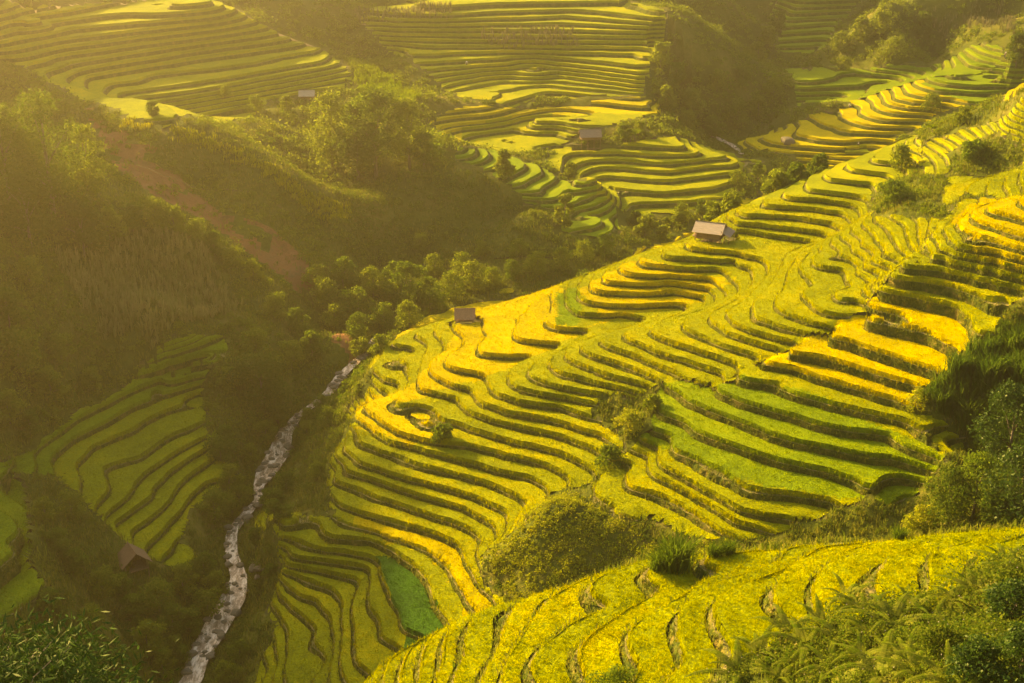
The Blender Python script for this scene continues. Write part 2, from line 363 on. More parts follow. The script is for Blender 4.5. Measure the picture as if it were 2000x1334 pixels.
MAT['leaf_a'] = leaf_mat('leaf_a', (0.08, 0.15, 0.012), (0.13, 0.19, 0.016), (0.23, 0.27, 0.03), 0.5, 0.4, 0.7)
MAT['leaf_b'] = leaf_mat('leaf_b', (0.13, 0.20, 0.012), (0.21, 0.25, 0.02), (0.33, 0.34, 0.04), 0.55, 0.4, 0.7)
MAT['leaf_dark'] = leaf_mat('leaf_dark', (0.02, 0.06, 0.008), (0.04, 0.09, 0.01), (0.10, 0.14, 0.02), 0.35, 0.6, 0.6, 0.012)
MAT['fern'] = leaf_mat('fern', (0.09, 0.16, 0.010), (0.17, 0.21, 0.016), (0.28, 0.27, 0.05), 0.5, 0.8, 0.7)
MAT['weed'] = leaf_mat('weed', (0.03, 0.08, 0.006), (0.10, 0.155, 0.012), (0.22, 0.22, 0.03), 0.35, 0.35, 0.7)
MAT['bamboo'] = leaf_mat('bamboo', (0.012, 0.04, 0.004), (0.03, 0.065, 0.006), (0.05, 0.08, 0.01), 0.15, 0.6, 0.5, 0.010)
MAT['bark'] = plain_mat('bark', (0.10, 0.07, 0.04), (0.28, 0.21, 0.13), (3, 3, 0.6))
MAT['wood'] = plain_mat('wood', (0.14, 0.08, 0.035), (0.33, 0.21, 0.10), (6, 6, 1))
MAT['board'] = plain_mat('board', (0.20, 0.12, 0.05), (0.42, 0.28, 0.12), (5, 5, 0.7))
MAT['sheet'] = plain_mat('sheet', (0.38, 0.28, 0.18), (0.60, 0.46, 0.31), (1.2, 9, 1.2), 0.7, 0.5)
MAT['sheet_dark'] = plain_mat('sheet_dark', (0.22, 0.14, 0.085), (0.38, 0.27, 0.18), (1.2, 9, 1.2), 0.7, 0.5)
MAT['thatch_dark'] = plain_mat('thatch_dark', (0.13, 0.075, 0.03), (0.26, 0.15, 0.07), (14, 3, 3), 0.95, 1.0)  # darker brown thatch for the cottage roof
MAT['thatch'] = plain_mat('thatch', (0.22, 0.12, 0.055), (0.48, 0.29, 0.16), (14, 3, 3), 0.95, 1.0)
MAT['rock'] = plain_mat('rock', (0.07, 0.065, 0.03), (0.24, 0.18, 0.11), (1.5, 1.5, 1.5), 0.9, 1.0)
MAT['skin'] = plain_mat('skin', (0.35, 0.2, 0.12), (0.4, 0.24, 0.15))
MAT['cloth_white'] = plain_mat('cloth_white', (0.75, 0.72, 0.68), (0.85, 0.82, 0.78))
MAT['cloth_dark'] = plain_mat('cloth_dark', (0.03, 0.03, 0.05), (0.06, 0.05, 0.08))
def water_mat():
    m, nt, N, L = new_mat('water')
    out = N.new("ShaderNodeOutputMaterial")
    g = N.new("ShaderNodeNewGeometry"); g.name = "geo"
    mp = N.new("ShaderNodeMapping"); mp.inputs['Scale'].default_value = (1.5, 0.45, 1.0)
    L.new(g.outputs['Position'], mp.inputs[0])
    a = noise_node(nt, 1.1, 7, 0.8, mp.outputs[0]); b = noise_node(nt, 4.5, 4, 0.7, mp.outputs[0])
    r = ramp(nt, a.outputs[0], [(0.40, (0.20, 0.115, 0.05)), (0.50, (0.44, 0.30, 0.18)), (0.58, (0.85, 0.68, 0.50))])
    p = N.new("ShaderNodeBsdfPrincipled"); L.new(r.outputs[0], p.inputs['Base Color'])
    p.inputs['Roughness'].default_value = 0.32; p.inputs['Specular IOR Level'].default_value = 0.3
    bp = N.new("ShaderNodeBump"); bp.inputs['Strength'].default_value = 0.6; bp.inputs['Distance'].default_value = 0.08
    L.new(b.outputs[0], bp.inputs['Height']); L.new(bp.outputs[0], p.inputs['Normal'])
    L.new(p.outputs[0], out.inputs[0])
    return m
MAT['water'] = water_mat()

# ------------------------------------------------------------------ object helpers
def tag(o, label=None, cat=None, group=None, kind=None):
    if label: o['label'] = label
    if cat: o['category'] = cat
    if group: o['group'] = group
    if kind: o['kind'] = kind
    return o
def mesh_np(name, V, F, mat, parent=None, smooth=False, nsides=None, matidx=None, sharp=None):
    """V (n,3); F (m,k) of k-gons, or flat loop list with nsides"""
    V = np.asarray(V, np.float32)
    me = bpy.data.meshes.new(name)
    if nsides is None:
        F = np.asarray(F, np.int32); ns = np.full(len(F), F.shape[1] if len(F) else 3, np.int32); loops = F.ravel()
    else:
        ns = np.asarray(nsides, np.int32); loops = np.asarray(F, np.int32)
    me.vertices.add(len(V)); me.vertices.foreach_set('co', V.ravel())
    me.loops.add(len(loops)); me.loops.foreach_set('vertex_index', loops)
    me.polygons.add(len(ns))
    st = np.zeros(len(ns), np.int32); st[1:] = np.cumsum(ns)[:-1]
    me.polygons.foreach_set('loop_start', st); me.polygons.foreach_set('loop_total', ns)
    mats = mat if isinstance(mat, (list, tuple)) else [mat]
    for m in mats: me.materials.append(m)
    if matidx is not None: me.polygons.foreach_set('material_index', np.asarray(matidx, np.int32))
    me.update(calc_edges=True)
    me.polygons.foreach_set('use_smooth', np.full(len(ns), smooth, bool))
    if sharp and smooth: me.set_sharp_from_angle(angle=math.radians(sharp))
    o = bpy.data.objects.new(name, me); scene.collection.objects.link(o)
    if parent: o.parent = parent
    return o
def empty(name, loc, rz=0.0):
    o = bpy.data.objects.new(name, None); scene.collection.objects.link(o)
    o.location = loc; o.rotation_euler = (0, 0, rz); o.empty_display_size = 0.2
    return o
def copy_tree(o, parent=None):
    c_ = o.copy(); scene.collection.objects.link(c_)
    if parent is not None: c_.parent = parent
    for ch in list(o.children): copy_tree(ch, c_)
    return c_
class MB:
    def __init__(s): s.v = []; s.f = []
    def add(s, vs, fs):
        b = len(s.v); s.v += [tuple(v) for v in vs]; s.f += [tuple(i + b for i in f) for f in fs]
    def box(s, c0, c1, M=None):
        x0, y0, z0 = c0; x1, y1, z1 = c1
        vs = [(x0, y0, z0), (x1, y0, z0), (x1, y1, z0), (x0, y1, z0), (x0, y0, z1), (x1, y0, z1), (x1, y1, z1), (x0, y1, z1)]
        if M: vs = [M @ Vector(v) for v in vs]
        s.add(vs, [(0, 3, 2, 1), (4, 5, 6, 7), (0, 1, 5, 4), (1, 2, 6, 5), (2, 3, 7, 6), (3, 0, 4, 7)])
    def tube(s, pts, rad, n=6):
        pts = [Vector(p) for p in pts]; b = len(s.v)
        for i, p in enumerate(pts):
            d = (pts[min(i + 1, len(pts) - 1)] - pts[max(i - 1, 0)]).normalized()
            u = d.orthogonal().normalized(); w = d.cross(u)
            for k in range(n):
                a = 2 * math.pi * k / n; s.v.append(tuple(p + (u * math.cos(a) + w * math.sin(a)) * rad[i]))
        for i in range(len(pts) - 1):
            for k in range(n): s.f.append((b + i * n + k, b + i * n + (k + 1) % n, b + (i + 1) * n + (k + 1) % n, b + (i + 1) * n + k))
        s.f.append(tuple(b + k for k in range(n))[::-1]); s.f.append(tuple(b + (len(pts) - 1) * n + k for k in range(n)))
    def build(s, name, mat, parent=None, smooth=False):
        me = bpy.data.meshes.new(name); me.from_pydata(s.v, [], s.f); me.materials.append(mat)
        if smooth: me.shade_smooth()
        o = bpy.data.objects.new(name, me); scene.collection.objects.link(o)
        if parent: o.parent = parent
        return o

# ------------------------------------------------------------------ camera rays
def ray(u, v):
    a = (np.asarray(u, float) - 1000) / FPX; b = -(np.asarray(v, float) - 667) / FPX
    return np.stack([a, math.cos(PIT) + b * math.sin(PIT), -math.sin(PIT) + b * math.cos(PIT)], -1)
def unproj(u, v, z):
    d = ray(u, v); t = (z - CAMZ) / d[..., 2]
    return d[..., 0] * t, d[..., 1] * t
def proj(x, y, z):
    dz = z - CAMZ; fw = y * math.cos(PIT) - dz * math.sin(PIT); up = y * math.sin(PIT) + dz * math.cos(PIT)
    return 1000 + FPX * x / fw, 667 - FPX * up / fw, fw

# ------------------------------------------------------------------ height field (thin plate through the surveyed contours)
def survey():
    X = []; Y = []; Z = []; Wt = []
    for z, p in C:
        pts = np.array(p, float).reshape(-1, 2)
        for a, b in zip(pts[:-1], pts[1:]):
            n = max(1, int(np.hypot(*(b - a)) / 20))
            for k in range(n):
                q = a + (b - a) * k / n; x, y = unproj(q[0], q[1], z); X.append(x); Y.append(y); Z.append(z); Wt.append(.02)
        x, y = unproj(pts[-1][0], pts[-1][1], z); X.append(x); Y.append(y); Z.append(z); Wt.append(.02)
    Wt = [.02 if b < 290 else .4 for b in Y]
    for z, u, v in P:
        x, y = unproj(u, v, z); X.append(x); Y.append(y); Z.append(z); Wt.append(.3)
    for x, y, z in W: X.append(x); Y.append(y); Z.append(z); Wt.append(.3)
    return tuple(map(np.array, (X, Y, Z, Wt)))
def tps_fit(X, Y, Z, Wt):
    n = len(X); x = X / 100; y = Y / 100
    r2 = (x[:, None] - x) ** 2 + (y[:, None] - y) ** 2
    A = np.zeros((n + 3, n + 3)); A[:n, :n] = .5 * r2 * np.log(r2 + 1e-12) + np.diag(Wt * 1e-3)
    A[:n, n] = 1; A[:n, n + 1] = x; A[:n, n + 2] = y; A[n:, :n] = A[:n, n:].T
    b = np.zeros(n + 3); b[:n] = Z
    return x, y, np.linalg.solve(A, b)
def tps_ev(m, X, Y):
    xs, ys, w = m; n = len(xs); sh = X.shape; X = X.ravel() / 100; Y = Y.ravel() / 100
    out = np.empty(len(X))
    for i in range(0, len(X), 8000):
        a = X[i:i + 8000, None]; b = Y[i:i + 8000, None]; r2 = (a - xs) ** 2 + (b - ys) ** 2
        out[i:i + 8000] = (.5 * r2 * np.log(r2 + 1e-12)) @ w[:n] + w[n] + w[n + 1] * a[:, 0] + w[n + 2] * b[:, 0]
    return out.reshape(sh)
def cubic(G, x0, y0, st, X, Y):
    """Catmull-Rom sample of grid G[j,i]"""
    fx = np.clip((X - x0) / st, 1, G.shape[1] - 2.001); fy = np.clip((Y - y0) / st, 1, G.shape[0] - 2.001)
    i = fx.astype(int); j = fy.astype(int); a = fx - i; b = fy - j
    def w(t): return (-.5 * t + t * t - .5 * t ** 3, 1 - 2.5 * t * t + 1.5 * t ** 3, .5 * t + 2 * t * t - 1.5 * t ** 3, -.5 * t * t + .5 * t ** 3)
    wa = w(a); wb = w(b); o = 0
    for q in range(4):
        r = 0
        for p_ in range(4): r = r + wa[p_] * G[j + q - 1, i + p_ - 1]
        o = o + wb[q] * r
    return o
def vnoise(X, Y, s, seed=0):
    """value noise in [-1,1]"""
    x = X / s + seed * 17.3; y = Y / s - seed * 9.1
    i = np.floor(x).astype(np.int64); j = np.floor(y).astype(np.int64); a = x - i; b = y - j
    a = a * a * (3 - 2 * a); b = b * b * (3 - 2 * b)
    def h(i, j):
        n = (i * 374761393 + j * 668265263 + seed * 1274126177) & 0xffffffff
        n = ((n ^ (n >> 13)) * 1274126177) & 0xffffffff
        return ((n ^ (n >> 16)) & 0xffff) / 32767.5 - 1
    return (h(i, j) * (1 - a) + h(i + 1, j) * a) * (1 - b) + (h(i, j + 1) * (1 - a) + h(i + 1, j + 1) * a) * b
XR = (-300, 300); YR = (-60, 640)
sX, sY, sZ, sW = survey()
model = tps_fit(sX, sY, sZ, sW)
gx3 = np.arange(XR[0] - 9, XR[1] + 10, 3.); gy3 = np.arange(YR[0] - 9, YR[1] + 10, 3.)
G3 = tps_ev(model, *np.meshgrid(gx3, gy3))
hx = np.arange(XR[0], XR[1] + 1, 1.); hy = np.arange(YR[0], YR[1] + 1, 1.)
HX, HY = np.meshgrid(hx, hy)
HG = cubic(G3, gx3[0], gy3[0], 3., HX, HY)
nx = np.arange(-85, 106, 1.); ny = np.arange(40, 261, 1.)
NH = tps_ev(model, *np.meshgrid(nx, ny))
HG[int(40 - YR[0]):int(40 - YR[0]) + len(ny), int(-85 - XR[0]):int(-85 - XR[0]) + len(nx)] = NH
HG = np.where(HG > 96, 96 + 26 * np.tanh((HG - 96) / 26), HG)      # the hills level off above the view
# the stream cuts its bed
RIV = [(375, 1334, 28, 20), (385, 1290, 30, 20.3), (420, 1230, 36, 20.8), (455, 1170, 36, 21.6), (468, 1130, 22, 21.9), (452, 1085, 17, 22.1), (452, 1040, 15, 22.6),
       (480, 1005, 15, 23.0), (505, 978, 10, 23.3), (505, 950, 14, 23.6), (520, 925, 29, 23.9), (545, 885, 31, 24.4), (555, 850, 22, 25.4), (580, 815, 13, 26.6),
       (612, 792, 11, 27.2), (645, 765, 14, 27.9), (665, 735, 14, 28.8), (695, 708, 12, 29.6), (712, 690, 9, 30.2)]
rp = []
for u, v, hw, z in RIV:
    x, y = unproj(u, v, z); fw = proj(x, y, z)[2]; rp.append((float(x), float(y), z, hw * fw / FPX * .62))
x0, y0 = rp[0][:2]; rp = [(x0 - 14, 100, 17.5, 3.0), (x0 - 6, 128, 19, 2.6)] + rp
rp += [(-20, 241, 30.5, .5), (-5, 243, 30.8, .4), (15, 246, 31, .4), (38, 262, 31.2, .4), (52, 288, 31.4, .6), (58, 320, 31.6, .3), (57, 350, 31.9, .6), (50, 366, 32.2, .8), (40, 380, 33, .4)]
rp = np.array(rp)
t_ = np.arange(len(rp)); tt = np.linspace(0, len(rp) - 1, 260)
rpd = np.stack([np.interp(tt, t_, rp[:, k]) for k in range(4)], 1)
for _ in range(3): rpd[1:-1] = .25 * rpd[:-2] + .5 * rpd[1:-1] + .25 * rpd[2:]
m_ = (np.abs(HX) < 90) & (HY > 80) & (HY < 400); ii = np.nonzero(m_)
dx = HX[ii][:, None] - rpd[:, 0]; dy = HY[ii][:, None] - rpd[:, 1]; dd = np.hypot(dx, dy); kk = dd.argmin(1)
d_ = dd[np.arange(len(kk)), kk]; w_ = rpd[kk, 3]; z_ = rpd[kk, 2]
RD = np.full(HG.shape, 99.); RD[ii] = d_ - w_
s_ = np.clip((d_ - w_ * .95) / 4.0, 0, 1); s_ = s_ * s_ * (3 - 2 * s_)
HG[ii] = (z_ - 0.35) * (1 - s_) + HG[ii] * s_
def Hs(x, y): return cubic(HG, XR[0], YR[0], 1., np.asarray(x, float), np.asarray(y, float))
GY_, GX_ = np.gradient(HG)
SG = np.hypot(GX_, GY_)
def blur(A, r):
    for ax in (0, 1):
        k = np.exp(-np.arange(-2 * r, 2 * r + 1) ** 2 / (2. * r * r)); k /= k.sum()
        A = np.apply_along_axis(lambda q: np.convolve(np.pad(q, 2 * r, mode='edge'), k, 'valid'), ax, A)
    return A
SG = blur(SG, 2)
def march(u, v):
    u = np.atleast_1d(np.asarray(u, float)); v = np.atleast_1d(np.asarray(v, float)); d = ray(u, v)
    t = np.full(u.shape, 25.); hit = np.zeros(u.shape, bool)
    for _ in range(2500):
        x = d[:, 0] * t; y = d[:, 1] * t; g = CAMZ + d[:, 2] * t - Hs(x, y)
        hit |= (g < 0.03) | (y > 620)
        if hit.all(): break
        t = np.where(hit, t, t + np.clip(g * .35, .12, 6))
    return d[:, 0] * t, d[:, 1] * t
def on_ground(u, v, push=0.0):
    """point of the terrain seen at photo pixel (u,v), moved 'push' metres farther from the viewer"""
    x, y = march(u, v); x, y = float(x[0]), float(y[0]); r = math.hypot(x, y)
    x += x / r * push; y += y / r * push
    return x, y, float(Hs(x, y))
# ------------------------------------------------------------------ terraced regions
def zs(*a): return list(a)
def fill(a, b, d):
    n = max(1, round((b - a) / d)); return [a + (b - a) * i / n for i in range(n + 1)]
ML_L = [zl(i) for i in range(-1, 42)]
MR_L = [36.9, 38.1, 39.3, 40.3, 41.3, 42.3, 43.5, 44.8, 46.1, 47.4, 48.7, 50.0, 51.5, 53.2, 55.0, 57.0, 58.8, 60.2, 61.4, 62.4, 63.4, 64.4, 65.4, 66.4, 67.4, 68.4, 69.4, 70.4, 71.4]
D_L = [22.4, 23.3, 24.2, 25.0, 25.9, 26.8, 27.6, 28.4, 29.3, 30.2, 31.4, 32.2, 33.1]
F_L = [57.2 + .98 * i for i in range(22)]
E_L = sorted(set(z for z, p in C if p[0] < 460 and p[1] > 650)) + [37.5, 39]
E2_L = [28.5, 31.0, 33.8, 36.5, 39.5]
REG = [
 # name, levels, class, rice height, polygon [(u,v[,push])]
 ('F', F_L, 'mid', .52, None),
 ('MR', MR_L, 'mid', .62, [(1145,965),(1150,945),(1205,905),(1225,880),(1262,845),(1285,790),(1275,750),(1330,742),(1395,757),(1438,735),(1450,718),(1483,708),(1530,682),(1560,673),(1600,655),(1620,645),(1680,612),(1700,575),(1745,530),(1790,490),(1840,430),(1885,385),(1950,390),(2060,390),(2060,560),(1975,588),(1955,640),(1912,685),(1870,697),(1838,742),(1788,757),(1782,797),(1860,838),(1905,885),(1850,905),(1800,950),(1740,1000),(1700,975),(1620,1000),(1540,1030),(1500,1045),(1440,1060),(1350,1055),(1270,1010),(1210,1015)]),
 ('D', D_L, 'mid', .6, [(490,1020),(530,992),(600,1005),(650,1014),(700,1032),(762,1057),(825,1077),(860,1102),(880,1124),(891,1150),(910,1182),(925,1230,0),(870,1262,0),(800,1290,0),(700,1360),(490,1360),(503,1290),(540,1240),(520,1185),(540,1150),(550,1110),(545,1080),(500,1050)]),
 ('ML', ML_L, 'mid', .62, [(722,712,1),(770,655,1),(820,625,1),(890,600,1),(1000,558,1),(1150,536,1),(1240,492,1),(1330,460,1),(1420,405,1),(1500,362,1),(1600,330,1),(1700,285,1),(1800,278,1),(1800,330),(1740,358),(1700,385),(1705,425),(1760,418),(1845,425),(1790,490),(1745,530),(1700,575),(1680,612),(1620,645),(1600,655),(1560,673),(1530,682),(1483,708),(1450,718),(1438,735),(1395,757),(1330,742),(1275,750),(1180,783),(1152,805),(1190,838),(1222,865),(1225,900),(1190,922),(1155,945),(1080,965),(1035,1008),(985,1050),(938,1092),(945,1135),(990,1172),(985,1215),(925,1235),(910,1182),(891,1150),(880,1124),(860,1102),(825,1077),(762,1057),(700,1032),(650,1014),(640,950),(648,890),(690,822),(672,795),(725,762)]),
 ('MT', [56 + .87 * i for i in range(22)], 'mid', .6, [(1795,283,1),(1850,266,1),(1900,243,1),(1960,230,1),(2060,203,1),(2060,385),(1950,385),(1885,380),(1850,420),(1835,385),(1850,345),(1960,335),(2000,330),(2000,285),(1900,275),(1850,300),(1860,335),(1830,350),(1800,340)]),
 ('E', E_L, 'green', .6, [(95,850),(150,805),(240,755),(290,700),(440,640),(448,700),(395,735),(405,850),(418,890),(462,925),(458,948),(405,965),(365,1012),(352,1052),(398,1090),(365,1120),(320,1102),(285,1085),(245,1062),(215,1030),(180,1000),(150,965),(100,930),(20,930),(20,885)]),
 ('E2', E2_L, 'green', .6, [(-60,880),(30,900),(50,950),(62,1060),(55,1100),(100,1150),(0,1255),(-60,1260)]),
 ('G', [30.2,31.5,32.8,34,35,36,37,38,39.2], 'mid', .6, [(1060,310),(1100,280),(1200,288),(1260,270),(1360,280),(1420,297),(1500,322),(1508,345),(1420,387),(1330,417),(1240,422),(1190,397),(1150,362),(1100,345)]),
 ('G2', [39,40,41,41.8,43,44], 'ripe', .6, [(840,235),(900,205),(1010,215),(1060,205),(1150,200),(1240,190),(1290,203),(1290,230),(1200,245),(1130,262),(1120,285),(1040,298),(930,285),(870,270)]),
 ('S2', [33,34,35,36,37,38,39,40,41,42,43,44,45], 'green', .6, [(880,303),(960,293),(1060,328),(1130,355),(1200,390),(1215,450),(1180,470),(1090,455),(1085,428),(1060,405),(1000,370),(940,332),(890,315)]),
 ('FS', [44,44.6,45.2,46,46.8,47.6,48.5,49.6,50.7,51.8,52.9,54,55.1,56.2,57.3,58.5,60,61.3,62.6], 'mid', .6, [(700,45),(800,-25),(1200,-25),(1285,15),(1300,105),(1265,150),(1255,190),(1060,188),(1000,213),(900,190),(840,150),(760,100)]),
 ('TL', [46.5,47.2,48,48.8,49.6,50.5,51.5,52.6,54,55.4,56.8,58.2,59.6,61,62.4,63.8,65.2,66.6,68,70,72], 'mid', .6, [(-60,-25),(390,-25),(480,30),(560,70),(640,100),(690,150),(670,175),(520,200),(330,255),(250,230),(180,200),(120,170),(40,130),(-60,100)]),
 ('V', [40.8,42,43.2,44.5,45.7,47,48.5,50,51.5,53], 'green', .6, [(1505,-25),(1700,-25),(1640,40),(1610,95),(1512,100),(1530,50)]),
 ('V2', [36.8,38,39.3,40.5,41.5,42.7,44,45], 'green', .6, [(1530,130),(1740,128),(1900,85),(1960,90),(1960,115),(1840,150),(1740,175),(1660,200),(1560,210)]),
 ('K', [32.6,33.8,35,36.2,37.4,38.6,39.8,41,42.2,43.4,44.6,45.8,47,48.3,49.6], 'ripe', .6, [(1430,280),(1500,258),(1560,235),(1650,213),(1680,190),(1740,165),(1800,145),(1850,130),(1940,120),(2060,105),(2060,185),(1960,200),(1900,205),(1820,228),(1810,248),(1750,268),(1770,292),(1700,310),(1560,310),(1470,295)]),
]
RIDX = {r[0]: i for i, r in enumerate(REG)}
def polyxy(poly):
    us = [p[0] for p in poly]; vv = [p[1] + (5 if len(p) > 2 and p[2] else 0) for p in poly]
    x, y = march(us, vv); out = []
    for p, a, b in zip(poly, x, y):
        q = 1.2 if len(p) > 2 and p[2] else 0; r = math.hypot(a, b); out.append((a + a / r * q, b + b / r * q))
    return out
def inpoly(X, Y, poly):
    ins = np.zeros(X.shape, bool); n = len(poly)
    for i in range(n):
        x1, y1 = poly[i]; x2, y2 = poly[(i + 1) % n]
        if y1 == y2: continue
        c_ = ((y1 > Y) != (y2 > Y)) & (X < (x2 - x1) * (Y - y1) / (y2 - y1) + x1); ins ^= c_
    return ins
# the foreground hill: its crest line is known with its heights
fc = [(56.92,690,1345),(57.76,745,1298),(58.6,790,1270),(61.12,880,1220),(62.94,960,1192),(63.92,1050,1165),(65.32,1150,1137),(66.16,1250,1112),(67.56,1400,1087),(68.68,1550,1075),(70.36,1700,1063),(71.9,1850,1054),(73.44,2000,1042),(75.12,2060,1036)]
fpoly = []
for z, u, v in fc:
    x, y = unproj(u, v, z); r = math.hypot(x, y); fpoly.append((float(x + x / r * 2.5), float(y + y / r * 2.5)))
fx, fy = march([2070,1960,1900,1850,1760,1680,1600,1500,1430,1360,1200,1000,800,690], [1075,1105,1140,1175,1200,1215,1240,1265,1300,1375,1390,1390,1390,1390])
fpoly += list(zip(fx.tolist(), fy.tolist()))
RGRID = np.full(HX.shape, -1, np.int8)
POLY = {}
for i in range(len(REG) - 1, -1, -1):
    nm, lv, cl, rh, pl = REG[i]
    pxy = fpoly if pl is None else polyxy(pl)
    POLY[nm] = pxy
    xs = [p[0] for p in pxy]; ys = [p[1] for p in pxy]
    j0, j1 = max(0, int(min(ys) - YR[0]) - 1), int(max(ys) - YR[0]) + 2; i0, i1 = max(0, int(min(xs) - XR[0]) - 1), int(max(xs) - XR[0]) + 2
    sub = inpoly(HX[j0:j1, i0:i1], HY[j0:j1, i0:i1], pxy); RGRID[j0:j1, i0:i1][sub] = i
WGRID = np.zeros(HX.shape)
for i in range(len(REG)):
    mk = (RGRID == i).astype(float); b_ = blur(mk, 1); WGRID += np.clip((b_ - .5) * 3.4, 0, 1) * mk
WGRID *= np.clip((RD - .5) / 2, 0, 1)
PATCH = {}   # fields of another crop colour inside the regions
PATCH['deep'] = polyxy([(737,1090),(765,1085),(830,1125),(850,1175),(872,1215),(885,1240),(835,1262),(790,1237),(765,1170)])
PATCH['yb'] = polyxy([(700,830),(760,800),(850,765),(945,742),(1000,716),(1060,690),(1130,655),(1180,625),(1160,600),(1120,575),(1180,540),(1240,510),(1300,520),(1420,540),(1400,575),(1340,590),(1440,545),(1420,560),(1300,605),(1200,625),(1110,665),(1130,660),(1040,570),(900,625),(870,690),(800,760),(690,800)])
PATCH['yb2'] = polyxy([(700,810),(760,795),(860,815),(870,850),(800,880),(700,840)])
PATCH['gr'] = polyxy([(1085,575),(1130,560),(1135,600),(1130,640),(1088,640)])
PATCH['yc'] = polyxy([(1855,440),(1900,395),(1960,385),(2050,400),(2050,540),(1900,500)])
PATCH['kg'] = polyxy([(1800,170),(1850,125),(2060,100),(2060,190),(1900,205)])
PATCH['mg'] = polyxy([(1250,765),(1330,745),(1440,735),(1560,765),(1680,810),(1790,850),(1870,900),(1750,1000),(1500,960),(1400,930),(1250,850)])
PATCH['lowD'] = polyxy([(490,1190),(640,1220),(700,1290),(760,1360),(480,1360)])
PATCH['g2low'] = polyxy([(900,255),(1060,225),(1290,235),(1200,300),(900,300)])

def ground_z(x, y):
    """height of the finished ground: the tread of the terrace, or the open slope"""
    i = int(round(x - XR[0])); j = int(round(y - YR[0])); r = int(RGRID[j, i]); h = float(Hs(x, y))
    if r < 0 or WGRID[j, i] < .5: return h
    lv = [q for q in REG[r][1] if q <= h + .05]
    return max(lv) if lv and h - max(lv) < 3 else h
YARDS = []      # trodden ground round the huts: no rice there
for u, v, r_ in ((1388, 472, 3.3), (908, 626, 2.1), (1152, 278, 4.0), (262, 1108, 2.6), (600, 194, 2.6)):
    a, b = march([u], [v]); YARDS.append((float(a[0]), float(b[0]), r_))
# ------------------------------------------------------------------ slice triangles along the contour lines
def clip_half(V, cnt, f):
    """V (n,m,d) polygons, f (n,m); keep f>=0"""
    n, m, d = V.shape; O = np.zeros((n, m + 1, d)); oc = np.zeros(n, int); ar = np.arange(n)
    for i in range(m):
        act = i < cnt; nx_ = np.where(i + 1 < cnt, i + 1, 0)
        f0 = f[:, i]; f1 = f[ar, nx_]; in0 = f0 >= 0; in1 = f1 >= 0
        a = act & in0; O[ar[a], oc[a]] = V[a, i]; oc[a] += 1
        x = act & (in0 != in1)
        t = f0[x] / (f0[x] - f1[x]); O[ar[x], oc[x]] = V[x, i] * (1 - t[:, None]) + V[ar[x], nx_[x]] * t[:, None]; oc[x] += 1
    k = oc >= 3
    return O[k], oc[k], k
# per-vertex fields: 0 x, 1 y, 2 H, 3 g, 4 w, 5 n(oise)
POLYS = {k: [] for k in ('ground', 'rice')}   # (V, cnt, matkey array)
def emit(store, V, cnt, Z, key):
    if store is POLYS['rice']:
        cx = V[:, :3, 0].mean(1); cy = V[:, :3, 1].mean(1); ok = np.ones(len(V), bool)
        for a, b, r_ in YARDS: ok &= np.hypot((cx - a) / 1.35, cy - b) > r_
        V = V[ok]; cnt = cnt[ok]; Z = Z[ok]; key = key[ok]
    store.append((np.concatenate([V[:, :, :2], Z[:, :, None]], 2), cnt, key, V[:, :, 4]))
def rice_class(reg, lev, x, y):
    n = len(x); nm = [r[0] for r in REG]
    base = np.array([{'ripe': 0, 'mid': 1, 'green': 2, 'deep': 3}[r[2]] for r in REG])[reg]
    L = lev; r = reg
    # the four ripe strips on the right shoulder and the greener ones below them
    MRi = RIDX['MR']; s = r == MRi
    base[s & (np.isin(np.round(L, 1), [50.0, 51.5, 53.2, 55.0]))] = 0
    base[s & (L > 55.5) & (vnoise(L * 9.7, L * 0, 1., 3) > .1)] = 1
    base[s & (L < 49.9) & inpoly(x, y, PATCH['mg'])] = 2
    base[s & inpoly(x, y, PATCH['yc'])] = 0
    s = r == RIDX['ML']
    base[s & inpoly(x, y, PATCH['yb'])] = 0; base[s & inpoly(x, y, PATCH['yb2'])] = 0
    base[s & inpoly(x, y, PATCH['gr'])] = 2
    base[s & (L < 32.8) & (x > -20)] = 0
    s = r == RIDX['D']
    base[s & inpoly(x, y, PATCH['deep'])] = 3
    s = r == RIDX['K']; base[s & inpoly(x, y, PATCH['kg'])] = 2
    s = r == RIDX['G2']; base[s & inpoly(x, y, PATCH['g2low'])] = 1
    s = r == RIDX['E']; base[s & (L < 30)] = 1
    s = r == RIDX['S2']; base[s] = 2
    return base
